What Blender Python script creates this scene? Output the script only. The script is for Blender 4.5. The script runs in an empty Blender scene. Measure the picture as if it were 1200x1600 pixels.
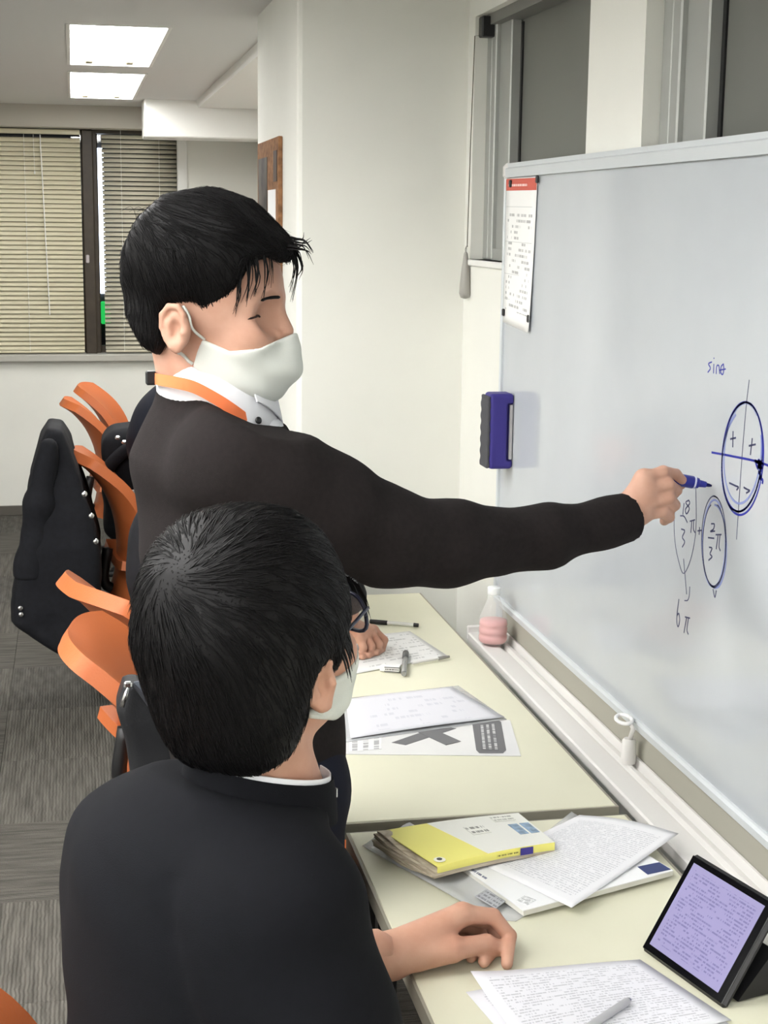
import bpy, math, random
import numpy as np
from mathutils import Vector, Matrix

SC = bpy.context.scene
COL = SC.collection
rng = np.random.RandomState(7)
random.seed(7)

# ------------------------------------------------------------------ camera, world, exposure
FPX, YAW, PITCH, ROLL, EYE = 2393.4, 0.199732, 0.187545, 0.0120455, 1.62
_F = np.array([math.sin(YAW)*math.cos(PITCH), math.cos(YAW)*math.cos(PITCH), -math.sin(PITCH)])
_R = np.array([math.cos(YAW), -math.sin(YAW), 0.0]); _U = np.cross(_R, _F)
_c, _s = math.cos(ROLL), math.sin(ROLL)
CAMM = np.array([_c*_R+_s*_U, -_s*_R+_c*_U, _F])
CAMP = np.array([0.0, 0.0, EYE])
cd = bpy.data.cameras.new('camera'); cam = bpy.data.objects.new('camera', cd); COL.objects.link(cam)
cd.sensor_fit = 'VERTICAL'; cd.sensor_height = 24.0; cd.lens = 24.0*FPX/1600.0; cd.clip_start = .02
mw = Matrix.Identity(4)
for i in range(3):
    mw[i][0], mw[i][1], mw[i][2], mw[i][3] = CAMM[0][i], CAMM[1][i], -CAMM[2][i], CAMP[i]
cam.matrix_world = mw
SC.camera = cam
world = bpy.data.worlds.new('world'); SC.world = world; world.use_nodes = True
world.node_tree.nodes['Background'].inputs[0].default_value = (.02, .03, .05, 1)   # night outside the windows
world.node_tree.nodes['Background'].inputs[1].default_value = 1.0
LAMP_EMIT = 19.0
SC.view_settings.view_transform = 'Standard'; SC.view_settings.look = 'None'
SC.view_settings.gamma = 1.0; SC.view_settings.use_curve_mapping = False
SC.view_settings.exposure = 0.29

def at(x, y, X=None, Y=None, Z=None):
    """point of the room seen at pixel (x, y) of the photograph on the plane X=, Y= or Z="""
    d = CAMM.T @ np.array([(x-600)/FPX, -(y-800)/FPX, 1.0])
    if X is not None: t = (X-CAMP[0])/d[0]
    elif Y is not None: t = (Y-CAMP[1])/d[1]
    else: t = (Z-CAMP[2])/d[2]
    return CAMP+t*d

# ------------------------------------------------------------------ materials
def lin(c):
    o = []
    for v in c[:3]:
        v = v/255.0
        o.append(v/12.92 if v <= .04045 else ((v+.055)/1.055)**2.4)
    return (*o, 1.0)

def mat(name, rgb, rough=.6, spec=.5, metal=0.0, var=0.0, vscale=20, bump=0.0, bscale=200, rgb2=None, trans=0.0, ior=1.45, coat=0.0, emit=None, estr=0.0, sheen=0.0, sss=0.0, stretch=None, alpha=1.0):
    m = bpy.data.materials.new(name); m.use_nodes = True
    nt = m.node_tree; b = nt.nodes['Principled BSDF']; L = nt.links
    b.inputs['Base Color'].default_value = lin(rgb); b.inputs['Roughness'].default_value = rough
    b.inputs['Specular IOR Level'].default_value = spec; b.inputs['Metallic'].default_value = metal
    b.inputs['Transmission Weight'].default_value = trans; b.inputs['IOR'].default_value = ior
    b.inputs['Coat Weight'].default_value = coat; b.inputs['Alpha'].default_value = alpha
    b.inputs['Sheen Weight'].default_value = sheen
    if sss: b.inputs['Subsurface Weight'].default_value = sss; b.inputs['Subsurface Radius'].default_value = (.012, .005, .003); b.inputs['Subsurface Scale'].default_value = 1.0
    if emit: b.inputs['Emission Color'].default_value = lin(emit); b.inputs['Emission Strength'].default_value = estr
    if var or bump:
        tc = nt.nodes.new('ShaderNodeTexCoord'); src = tc.outputs['Object']
        if stretch:
            mp = nt.nodes.new('ShaderNodeMapping'); mp.inputs['Scale'].default_value = stretch
            L.new(src, mp.inputs[0]); src = mp.outputs[0]
    if var:
        n = nt.nodes.new('ShaderNodeTexNoise'); n.inputs['Scale'].default_value = vscale; n.inputs['Detail'].default_value = 5
        L.new(src, n.inputs['Vector'])
        mx = nt.nodes.new('ShaderNodeMix'); mx.data_type = 'RGBA'
        a = rgb; c2 = rgb2 if rgb2 else tuple(max(0, v*(1-var)) for v in rgb)
        mx.inputs[6].default_value = lin(a); mx.inputs[7].default_value = lin(c2)
        rp = nt.nodes.new('ShaderNodeMapRange'); rp.inputs[1].default_value = .35; rp.inputs[2].default_value = .65
        L.new(n.outputs['Fac'], rp.inputs[0]); L.new(rp.outputs[0], mx.inputs[0]); L.new(mx.outputs[2], b.inputs['Base Color'])
    if bump:
        n2 = nt.nodes.new('ShaderNodeTexNoise'); n2.inputs['Scale'].default_value = bscale; n2.inputs['Detail'].default_value = 3
        L.new(src, n2.inputs['Vector'])
        bp = nt.nodes.new('ShaderNodeBump'); bp.inputs['Strength'].default_value = bump; bp.inputs['Distance'].default_value = .002
        L.new(n2.outputs['Fac'], bp.inputs['Height']); L.new(bp.outputs[0], b.inputs['Normal'])
    return m

def print_mat(name, paper, ink, rows, cols, density=.5, margin=.06, rough=.75, vertical=False, strength=.8, emit=0.0, header=None, top=1.0):
    """printed sheet: rows of small illegible characters as flat print; UV u across, v up"""
    m = mat(name, paper, rough, .3); nt = m.node_tree; L = nt.links; b = nt.nodes['Principled BSDF']
    N = nt.nodes.new
    uv = N('ShaderNodeUVMap'); sp = N('ShaderNodeSeparateXYZ'); L.new(uv.outputs[0], sp.inputs[0])
    def M(op, a, c=None, d=None):
        n = N('ShaderNodeMath'); n.operation = op
        for i, v in enumerate((a, c, d)):
            if v is None: continue
            if isinstance(v, (int, float)): n.inputs[i].default_value = v
            else: L.new(v, n.inputs[i])
        return n.outputs[0]
    u, v = (sp.outputs[1], sp.outputs[0]) if vertical else (sp.outputs[0], sp.outputs[1])
    rv = M('MULTIPLY', v, rows); row = M('FLOOR', rv); fr = M('FRACT', rv)
    inrow = M('MULTIPLY', M('GREATER_THAN', fr, .3), M('LESS_THAN', fr, .78))
    cmb = N('ShaderNodeCombineXYZ'); L.new(M('MULTIPLY', u, cols), cmb.inputs[0]); L.new(M('MULTIPLY', row, 7.31), cmb.inputs[1])
    nz = N('ShaderNodeTexNoise'); nz.inputs['Scale'].default_value = 1.0; nz.inputs['Detail'].default_value = 2; L.new(cmb.outputs[0], nz.inputs['Vector'])
    cm2 = N('ShaderNodeCombineXYZ'); L.new(M('MULTIPLY', u, cols*.12), cm2.inputs[0]); L.new(M('MULTIPLY', row, 3.7), cm2.inputs[1])
    nz2 = N('ShaderNodeTexNoise'); nz2.inputs['Scale'].default_value = 1.0; L.new(cm2.outputs[0], nz2.inputs['Vector'])
    ink_f = M('MULTIPLY', M('MULTIPLY', inrow, M('GREATER_THAN', nz.outputs['Fac'], .46)), M('GREATER_THAN', nz2.outputs['Fac'], 1-density))
    for (p, lo, hi) in ((u, margin, 1-margin), (v, margin, top-margin)):
        ink_f = M('MULTIPLY', ink_f, M('MULTIPLY', M('GREATER_THAN', p, lo), M('LESS_THAN', p, hi)))
    ink_f = M('MULTIPLY', ink_f, strength)
    mx = N('ShaderNodeMix'); mx.data_type = 'RGBA'; mx.inputs[6].default_value = lin(paper); mx.inputs[7].default_value = lin(ink)
    L.new(ink_f, mx.inputs[0]); L.new(mx.outputs[2], b.inputs['Base Color'])
    if emit: L.new(mx.outputs[2], b.inputs['Emission Color']); b.inputs['Emission Strength'].default_value = emit
    return m

# ------------------------------------------------------------------ mesh builder
class MB:
    def __init__(s): s.v = []; s.f = []; s.uv = {}; s.n = 0
    def add(s, vs, fs, uvs=None):
        vs = np.asarray(vs, float).reshape(-1, 3); b = s.n; s.v.append(vs); s.n += len(vs)
        for i, f in enumerate(fs):
            s.f.append(tuple(int(k)+b for k in f))
        if uvs is not None:
            for i, t in enumerate(uvs): s.uv[b+i] = t
        return s
    def box(s, x0, x1, y0, y1, z0, z1, bev=0.0):
        if bev > 0: return s.rbox(((x0+x1)/2, (y0+y1)/2, (z0+z1)/2), (x1-x0, y1-y0, z1-z0), bev)
        vs = [(x, y, z) for x in (x0, x1) for y in (y0, y1) for z in (z0, z1)]
        return s.add(vs, [(0, 1, 3, 2), (4, 6, 7, 5), (0, 4, 5, 1), (2, 3, 7, 6), (0, 2, 6, 4), (1, 5, 7, 3)])
    def rbox(s, c, size, bev, R=None):
        """box with chamfered edges"""
        h = np.array(size)/2; b = min(bev, min(h)*.95); vs = []; idx = {}
        for sx in (-1, 1):
            for sy in (-1, 1):
                for sz in (-1, 1):
                    sg = np.array((sx, sy, sz))
                    for a in range(3):
                        p = sg*(h-b); p[a] = sg[a]*h[a]; idx[(sx, sy, sz, a)] = len(vs); vs.append(p)
        fs = []
        for a in range(3):
            o = [k for k in range(3) if k != a]
            for sg in (-1, 1):
                q = []
                for (p, r) in ((-1, -1), (1, -1), (1, 1), (-1, 1)):
                    t = [0, 0, 0]; t[a] = sg; t[o[0]] = p; t[o[1]] = r; q.append(idx[(*t, a)])
                fs.append(q)
        for a in range(3):
            o = [k for k in range(3) if k != a]
            for p in (-1, 1):
                for r in (-1, 1):
                    t = [0, 0, 0]; t[o[0]] = p; t[o[1]] = r
                    q = []
                    for e, ax in ((-1, o[0]), (1, o[0]), (1, o[1]), (-1, o[1])):
                        t[a] = e; q.append(idx[(*t, ax)])
                    fs.append(q)
        for sx in (-1, 1):
            for sy in (-1, 1):
                for sz in (-1, 1): fs.append([idx[(sx, sy, sz, a)] for a in range(3)])
        vs = np.array(vs)
        if R is not None: vs = vs @ np.asarray(R).T
        return s.add(vs+np.array(c), fs)
    def grid(s, P, uv=True, closed_u=False, closed_v=False):
        """P: (nu, nv, 3)"""
        P = np.asarray(P, float); nu, nv = P.shape[:2]; fs = []
        for i in range(nu-(0 if closed_u else 1)):
            for j in range(nv-(0 if closed_v else 1)):
                a, b = i, (i+1) % nu; c, d = j, (j+1) % nv
                fs.append((a*nv+c, b*nv+c, b*nv+d, a*nv+d))
        uvs = [(i/max(1, nu-1), j/max(1, nv-1)) for i in range(nu) for j in range(nv)] if uv else None
        return s.add(P.reshape(-1, 3), fs, uvs)
    def slab(s, P, t):
        """thin sheet of grid P with thickness t below it (normal side up)"""
        P = np.asarray(P, float); nu, nv = P.shape[:2]
        du = np.gradient(P, axis=0); dv = np.gradient(P, axis=1); n = np.cross(du, dv); n /= (np.linalg.norm(n, axis=2, keepdims=True)+1e-12)
        Q = P-n*t; s.grid(P); b = s.n
        fs = []; k = lambda i, j: i*nv+j; N = nu*nv
        for i in range(nu-1):
            for j in range(nv-1): fs.append((N+k(i, j), N+k(i, j+1), N+k(i+1, j+1), N+k(i+1, j)))
        rim = [k(i, 0) for i in range(nu)]+[k(nu-1, j) for j in range(1, nv)]+[k(i, nv-1) for i in range(nu-2, -1, -1)]+[k(0, j) for j in range(nv-2, 0, -1)]
        for a, c in zip(rim, rim[1:]+rim[:1]): fs.append((a, N+a, N+c, c))
        base = b-N
        s.v.append(Q.reshape(-1, 3)); s.n += N
        for f in fs: s.f.append(tuple(q+base for q in f))
        for i in range(nu):
            for j in range(nv): s.uv[base+N+k(i, j)] = (i/max(1, nu-1), j/max(1, nv-1))
        return s
    def tube(s, pts, r, n=8, cap=True):
        pts = np.asarray(pts, float); m = len(pts); r = np.broadcast_to(np.asarray(r, float), (m,))
        T = np.gradient(pts, axis=0); T /= (np.linalg.norm(T, axis=1, keepdims=True)+1e-12)
        u = np.cross(T[0], (0, 0, 1)); u = u if np.linalg.norm(u) > .05 else np.cross(T[0], (1, 0, 0)); u /= np.linalg.norm(u)
        vs = []
        for i in range(m):
            u = u-T[i]*np.dot(u, T[i]); u /= np.linalg.norm(u); w = np.cross(T[i], u)
            for k in range(n):
                a = 2*math.pi*k/n; vs.append(pts[i]+r[i]*(math.cos(a)*u+math.sin(a)*w))
        fs = [(i*n+k, i*n+(k+1) % n, (i+1)*n+(k+1) % n, (i+1)*n+k) for i in range(m-1) for k in range(n)]
        if cap: fs += [tuple(range(n-1, -1, -1)), tuple(range((m-1)*n, m*n))]
        return s.add(vs, fs)
    def lathe(s, prof, c, n=24, axis=None):
        """prof: (r, z) list around a vertical axis through c"""
        vs = []; m = len(prof)
        for (r, z) in prof:
            for k in range(n):
                a = 2*math.pi*k/n; vs.append((r*math.cos(a), r*math.sin(a), z))
        vs = np.array(vs)
        if axis is not None:
            q = Vector((0, 0, 1)).rotation_difference(Vector(axis)).to_matrix(); vs = vs @ np.array(q).T
        fs = [(i*n+k, i*n+(k+1) % n, (i+1)*n+(k+1) % n, (i+1)*n+k) for i in range(m-1) for k in range(n)]
        fs += [tuple(range(n-1, -1, -1)), tuple(range((m-1)*n, m*n))]
        return s.add(vs+np.array(c), fs)
    def prism(s, poly, t0, t1, f):
        """poly 2D outline swept from t0 to t1; f(a, b, t) -> 3D"""
        n = len(poly); vs = [f(a, b, t0) for a, b in poly]+[f(a, b, t1) for a, b in poly]
        fs = [(i, (i+1) % n, n+(i+1) % n, n+i) for i in range(n)]+[tuple(range(n-1, -1, -1)), tuple(range(n, 2*n))]
        return s.add(vs, fs)

ORG = {}
def tag(o, label=None, cat=None, group=None, kind=None):
    if label: o['label'] = label
    if cat: o['category'] = cat
    if group: o['group'] = group
    if kind: o['kind'] = kind
    return o
def empty(name, loc=(0, 0, 0), rz=0.0):
    o = bpy.data.objects.new(name, None); COL.objects.link(o); o.location = loc; o.rotation_euler = (0, 0, rz); o.empty_display_size = .05
    ORG[o.name] = np.array(loc, float) if rz == 0 else np.zeros(3)
    return o
def obj(name, mb, m, parent=None, smooth=False, world=True, angle=None, local=False):
    V = np.concatenate(mb.v); F = mb.f
    if parent is not None:
        org = np.zeros(3) if local else ORG.get(parent.name, np.zeros(3))
    else:
        lo, hi = V.min(0), V.max(0); org = np.array([(lo[0]+hi[0])/2, (lo[1]+hi[1])/2, lo[2]])
    me = bpy.data.meshes.new(name); me.from_pydata((V-org).tolist(), [], F); me.validate(); me.update()
    if mb.uv:
        ul = me.uv_layers.new(name='UVMap'); li = np.zeros(len(me.loops), dtype=np.int32); me.loops.foreach_get('vertex_index', li)
        uva = np.zeros((len(V), 2)); 
        for k, t in mb.uv.items(): uva[k] = t
        ul.data.foreach_set('uv', uva[li].ravel())
    if smooth:
        me.polygons.foreach_set('use_smooth', [True]*len(me.polygons))
        if angle: me.set_sharp_from_angle(angle=math.radians(angle))
    o = bpy.data.objects.new(name, me); COL.objects.link(o)
    if isinstance(m, (list, tuple)):
        for x in m: me.materials.append(x)
    else: me.materials.append(m)
    if parent is not None: o.parent = parent; ORG[o.name] = org
    else: o.location = org; ORG[o.name] = org
    return o
def struct(name, mb, m, parent=None, label=None, smooth=False):
    o = obj(name, mb, m, parent, smooth)
    if parent is None: o['kind'] = 'structure'
    if label: o['label'] = label
    return o
def copy_tree(o, parent=None):
    c = o.copy(); COL.objects.link(c); c.parent = parent
    for ch in list(o.children): copy_tree(ch, c)
    return c
def rotz(a): return np.array([[math.cos(a), -math.sin(a), 0], [math.sin(a), math.cos(a), 0], [0, 0, 1]])
def spline(pts, n):
    """Catmull-Rom through pts"""
    P = np.asarray(pts, float); P = np.vstack([2*P[0]-P[1], P, 2*P[-1]-P[-2]]); m = len(P)-3; out = []
    for t in np.linspace(0, m-1e-9, n):
        i = int(t); u = t-i; a, b, c, d = P[i:i+4]
        out.append(.5*((2*b)+(c-a)*u+(2*a-5*b+4*c-d)*u*u+(3*b-a-3*c+d)*u**3))
    return np.array(out)

# ------------------------------------------------------------------ implicit shapes
def smin(a, b, k):
    h = np.clip(.5+.5*(b-a)/k, 0, 1); return b+(a-b)*h-k*h*(1-h)
def smax(a, b, k): return -smin(-a, -b, k)
def cap(P, a, b, ra, rb):
    a = np.asarray(a, np.float32); b = np.asarray(b, np.float32); ba = b-a; L = float(ba@ba)+1e-12
    t = np.clip(((P-a)@ba)/L, 0, 1)
    return np.linalg.norm(P-a-t[:, None]*ba, axis=1)-(ra+(rb-ra)*t)
def chain(P, pts, rad, k):
    d = None
    for i in range(len(pts)-1):
        e = cap(P, pts[i], pts[i+1], rad[i], rad[i+1]); d = e if d is None else smin(d, e, k)
    return d
def ell(P, c, r, R=None):
    q = P-np.asarray(c, np.float32)
    if R is not None: q = q @ np.asarray(R, np.float32)
    r = np.asarray(r, np.float32)
    k0 = np.linalg.norm(q/r, axis=1); k1 = np.linalg.norm(q/(r*r), axis=1)+1e-9
    return k0*(k0-1)/k1
def sph(P, c, r): return np.linalg.norm(P-np.asarray(c, np.float32), axis=1)-r
def rbx(P, c, h, r, R=None):
    q = P-np.asarray(c, np.float32)
    if R is not None: q = q @ np.asarray(R, np.float32)
    q = np.abs(q)-np.asarray(h, np.float32)+r
    return np.linalg.norm(np.maximum(q, 0), axis=1)+np.minimum(q.max(1), 0)-r
def poly2(x, y, poly):
    """signed distance to a polygon"""
    p = np.asarray(poly, np.float32); n = len(p); d = np.full(len(x), 1e9, np.float32); s = np.ones(len(x), np.float32)
    for i in range(n):
        a, b = p[i], p[i-1]; ex, ey = b-a; wx, wy = x-a[0], y-a[1]
        t = np.clip((wx*ex+wy*ey)/(ex*ex+ey*ey+1e-12), 0, 1); dx, dy = wx-ex*t, wy-ey*t; d = np.minimum(d, dx*dx+dy*dy)
        c1 = y >= a[1]; c2 = y < b[1]; c3 = ex*wy > ey*wx
        s = np.where((c1 & c2 & c3) | (~c1 & ~c2 & ~c3), -s, s)
    return s*np.sqrt(d)
def nets(fn, lo, hi, h):
    """surface nets: closed smooth mesh of fn < 0"""
    lo = np.asarray(lo, float); hi = np.asarray(hi, float); n = np.ceil((hi-lo)/h).astype(int)+1
    ax = [(lo[i]+h*np.arange(n[i])).astype(np.float32) for i in range(3)]
    V = np.empty(n, np.float32); step = max(1, int(400000/(n[1]*n[2])))
    for i in range(0, n[0], step):
        g = np.stack(np.meshgrid(ax[0][i:i+step], ax[1], ax[2], indexing='ij'), -1); V[i:i+step] = fn(g.reshape(-1, 3)).reshape(g.shape[:3])
    V[0] = V[-1] = np.maximum(V[0], 1e-3); V[0] = 1e-3+abs(V[0]); V[-1] = 1e-3+abs(V[-1]); V[:, 0] = 1e-3+abs(V[:, 0]); V[:, -1] = 1e-3+abs(V[:, -1]); V[:, :, 0] = 1e-3+abs(V[:, :, 0]); V[:, :, -1] = 1e-3+abs(V[:, :, -1])
    S = V < 0
    c = [S[i:n[0]-1+i, j:n[1]-1+j, k:n[2]-1+k] for i in (0, 1) for j in (0, 1) for k in (0, 1)]
    cnt = sum(x.astype(np.int8) for x in c); act = (cnt > 0) & (cnt < 8)
    I = np.argwhere(act); idx = -np.ones(act.shape, int); idx[act] = np.arange(len(I))
    acc = np.zeros((len(I), 3)); num = np.zeros(len(I))
    for a in range(3):
        o = [q for q in range(3) if q != a]
        for p in (0, 1):
            for q in (0, 1):
                A = I.copy(); A[:, o[0]] += p; A[:, o[1]] += q; B = A.copy(); B[:, a] += 1
                va = V[A[:, 0], A[:, 1], A[:, 2]]; vb = V[B[:, 0], B[:, 1], B[:, 2]]; x = (va < 0) != (vb < 0)
                t = np.where(x, va/np.where(x, va-vb, 1), 0)
                pt = (A-I).astype(float); pt[:, a] += t; acc[x] += pt[x]; num[x] += 1
    verts = lo+h*(I+acc/num[:, None]); F = []
    for a in range(3):
        o = [q for q in range(3) if q != a]
        sl = [slice(None)]*3; s0 = list(sl); s1 = list(sl); s0[a] = slice(0, -1); s1[a] = slice(1, None)
        x = S[tuple(s0)] != S[tuple(s1)]; E = np.argwhere(x)
        E = E[(E[:, o[0]] > 0) & (E[:, o[1]] > 0) & (E[:, o[0]] < n[o[0]]-1) & (E[:, o[1]] < n[o[1]]-1)]
        fl = S[E[:, 0], E[:, 1], E[:, 2]]
        def g(p, q):
            A = E.copy(); A[:, o[0]] -= p; A[:, o[1]] -= q; return idx[A[:, 0], A[:, 1], A[:, 2]]
        Q = np.stack([g(1, 1), g(0, 1), g(0, 0), g(1, 0)], 1)
        flip = ~fl if a != 1 else fl
        Q[flip] = Q[flip][:, ::-1]; F.append(Q)
    return verts, np.concatenate(F)
def nmesh(fn, lo, hi, h, xf=None, mb=None):
    v, f = nets(fn, lo, hi, h)
    if xf is not None: v = v @ xf[1].T + xf[0]
    mb = mb or MB(); mb.add(v, f); return mb
def frame(fwd, up=(0, 0, 1)):
    f = np.array(fwd, float); f /= np.linalg.norm(f); u = np.array(up, float); l = np.cross(u, f); l /= np.linalg.norm(l); u = np.cross(f, l)
    return np.stack([f, l, u], 1)

# ------------------------------------------------------------------ palette
M_WALL = mat('wall_paint', (231, 231, 224), .85, .2, var=.02, vscale=3, bump=.08, bscale=400)
M_CEIL = mat('ceiling_board', (212, 212, 211), .9, .2, bump=.1, bscale=250)
M_TRIM = mat('white_trim', (228, 228, 224), .6, .3)
M_DESK = mat('desk_laminate', (220, 218, 195), .42, .4, var=.02, vscale=4)
M_EDGE = mat('desk_edge_band', (150, 146, 132), .5, .4)
M_DARKM = mat('dark_steel', (38, 38, 40), .5, .5, var=.1, vscale=30)
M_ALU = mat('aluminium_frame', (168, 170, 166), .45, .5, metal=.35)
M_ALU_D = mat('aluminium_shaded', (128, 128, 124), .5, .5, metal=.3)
M_FILM = mat('grey_window_film', (112, 113, 108), .35, .4, var=.04, vscale=2)
M_BOARD = mat('whiteboard_enamel', (189, 194, 198), .10, .55, var=.03, vscale=2.2, rgb2=(180, 185, 190))
M_RAIL = mat('board_rail', (206, 211, 214), .35, .5, metal=.15)
M_TRAYM = mat('tray_plastic', (222, 220, 217), .6, .3)
M_GREY = mat('grey_plate', (162, 160, 148), .6, .3)
M_BLACKP = mat('black_plastic', (22, 22, 24), .4, .5, bump=.05)
M_CHROME = mat('chrome', (205, 205, 205), .25, .5, metal=1.0)
M_ORANGE = mat('orange_shell', (178, 96, 52), .5, .4, bump=.25, bscale=260)
M_BROWN = mat('brown_window_frame', (62, 54, 44), .5, .4, var=.15, vscale=20)
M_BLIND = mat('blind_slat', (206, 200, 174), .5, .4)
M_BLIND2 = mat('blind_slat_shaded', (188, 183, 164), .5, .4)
M_GLASS = mat('glass', (255, 255, 255), .02, .5, trans=1.0, ior=1.45)
M_LAMP = mat('lamp_diffuser', (255, 255, 250), .5, .3, emit=(255, 254, 252), estr=LAMP_EMIT)
M_PAPER = mat('white_paper', (238, 238, 240), .8, .2)
M_FOLDER = mat('clear_plastic', (228, 230, 232), .22, .5, alpha=.45)
M_BLACKC = mat('black_cloth', (24, 25, 30), .85, .25, var=.2, vscale=60, bump=.25, bscale=500)

# ------------------------------------------------------------------ the room shell
XL, XR, YB, YN, ZC = -3.0, .968, 8.55, -3.0, 2.2
floor = struct('floor', MB().box(XL, XR+.1, YN, YB, -.1, -.006), mat('floor_screed', (70, 68, 66), .9, .2))
def carpet(name, stretch, rgb, rgb2):
    m = mat(name, rgb, .95, .1, var=.3, vscale=1.0, rgb2=rgb2, stretch=stretch)
    nt = m.node_tree; b = nt.nodes['Principled BSDF']
    tc = nt.nodes.new('ShaderNodeTexCoord'); n = nt.nodes.new('ShaderNodeTexNoise'); n.inputs['Scale'].default_value = 350; nt.links.new(tc.outputs['Object'], n.inputs['Vector'])
    wv = nt.nodes.new('ShaderNodeTexWave'); wv.bands_direction = 'X' if stretch[0] > stretch[1] else 'Y'; wv.inputs['Scale'].default_value = 34; wv.inputs['Distortion'].default_value = 2.5; wv.inputs['Detail'].default_value = 2
    nt.links.new(tc.outputs['Object'], wv.inputs['Vector'])
    ad = nt.nodes.new('ShaderNodeMath'); ad.operation = 'ADD'; nt.links.new(n.outputs['Fac'], ad.inputs[0]); nt.links.new(wv.outputs['Fac'], ad.inputs[1])
    bp = nt.nodes.new('ShaderNodeBump'); bp.inputs['Strength'].default_value = .6; bp.inputs['Distance'].default_value = .004; nt.links.new(ad.outputs[0], bp.inputs['Height']); nt.links.new(bp.outputs[0], b.inputs['Normal'])
    return m
CARP = [carpet('carpet_ribs_along', (70, 6, 6), (106, 103, 97), (82, 80, 75)), carpet('carpet_ribs_across', (6, 70, 6), (101, 98, 92), (78, 76, 72)), carpet('carpet_mixed', (46, 9, 6), (97, 95, 90), (77, 75, 71))]
TS = .5; proto = {}
for i in range(4):
    for j in range(16):
        k = int(rng.randint(3)); x0 = -1.25+i*TS; y0 = .55+j*TS
        if k not in proto:
            o = obj('carpet_tile', MB().rbox((0, 0, -.003), (TS-.0012, TS-.0012, .006), .0008), CARP[k], floor, local=True); proto[k] = o
        else:
            o = proto[k].copy(); COL.objects.link(o); o.parent = floor
        o.location = Vector((x0+TS/2, y0+TS/2, 0))-floor.location
# lamp troughs in the ceiling: two in view over the aisle, three unseen rows added to brighten the near side
ROWS = [((-2.35, -2.03), [(2.95, 4.25), (1.35, 2.65), (-.25, 1.05), (-1.85, -.55)]),
        ((-1.45, -1.13), [(2.30, 3.60), (.70, 2.00), (-.90, .40), (-2.50, -1.20)]),
        ((-.62, -.30), [(2.30, 3.60), (.70, 2.00), (-.90, .40), (-2.50, -1.20)]),
        ((-.003, .318), [(4.94, 6.22), (6.53, 7.91)])]
mb = MB(); mb.box(XL, XR+.1, YN, YB, ZC+.10, ZC+.14); x = XL
for (xa, xb), ys in ROWS:
    mb.box(x, xa, YN, YB, ZC, ZC+.10); y = YN
    for (p, q) in sorted(ys): mb.box(xa, xb, y, p, ZC, ZC+.10); y = q
    mb.box(xa, xb, y, YB, ZC, ZC+.10); x = xb
mb.box(x, XR+.1, YN, YB, ZC, ZC+.10)
struct('ceiling', mb, M_CEIL)
struct('wall_left', MB().box(XL-.1, XL, YN, YB, -.1, ZC+.14), M_WALL)
struct('wall_near', MB().box(XL-.1, XR+.2, YN-.1, YN, -.1, ZC+.14), M_WALL)
WX0, WX1, WZ0, WZ1 = -1.75, .585, .885, 2.085          # opening of the far window
mb = MB(); mb.box(XL, XR+.1, YB, YB+.16, -.1, WZ0); mb.box(XL, WX0, YB, YB+.16, WZ0, ZC+.14); mb.box(WX1, XR+.1, YB, YB+.16, WZ0, ZC+.14); mb.box(WX0, WX1, YB, YB+.16, WZ1, ZC+.14)
struct('wall_back', mb, M_WALL)
struct('baseboard_back', MB().box(XL, .53, YB-.012, YB, 0, .055, .003), mat('dark_skirting', (92, 88, 82), .6, .3))
# right-hand wall with two shallow window recesses
W1 = (2.878, 3.74); W2 = (1.15, 2.581); SZ, HZ = 1.53, 2.108
mb = MB(); mb.box(XR, XR+.12, YN, 3.85, -.1, SZ); mb.box(XR, XR+.12, YN, 3.85, HZ, ZC+.14)
for (a, b) in ((YN, W2[0]), (W2[1], W1[0]), (W1[1], 3.85)): mb.box(XR, XR+.12, a, b, SZ, HZ)
struct('wall_right', mb, M_WALL)
# column at the end of the desks, rounded near corner
PX0, PY0 = .543, 3.80; n = 6; poly = [(PX0, 4.62), (PX0, PY0+.012), (PX0+.004, PY0+.004), (PX0+.012, PY0), (XR+.12, PY0), (XR+.12, 4.62)]
struct('wall_column', MB().prism(poly, 0, ZC+.1, lambda a, b, t: (a, b, t)), M_WALL, label='white column at the far end of the desks')
struct('wall_column_side', MB().box(XR+.06, XR+.14, 4.60, YB, 0, ZC+.1), M_WALL)
# beams under the ceiling
struct('trim_1', MB().box(.365, XR+.1, 7.90, 8.2, 2.018, ZC+.05, .006), M_TRIM, label='white boxed beam crossing below the ceiling')
struct('trim_2', MB().prism([(.615, ZC+.02), (.63, 2.165), (XR+.1, 2.165), (XR+.1, ZC+.02)], 3.81, 7.92, lambda a, b, t: (a, t, b)), M_TRIM, label='white soffit running along the column')
struct('trim_3', MB().box(WX1-.02, WX1+.035, YB-.02, YB+.02, WZ0-.02, 2.1, .004), M_TRIM, label='white window jamb trim')
struct('trim_4', MB().box(WX0-.05, WX1+.03, YB-.10, YB, 2.085, ZC+.05, .004), mat('shaded_pelmet', (186, 182, 172), .8, .2), label='pelmet box above the far blinds')

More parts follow.
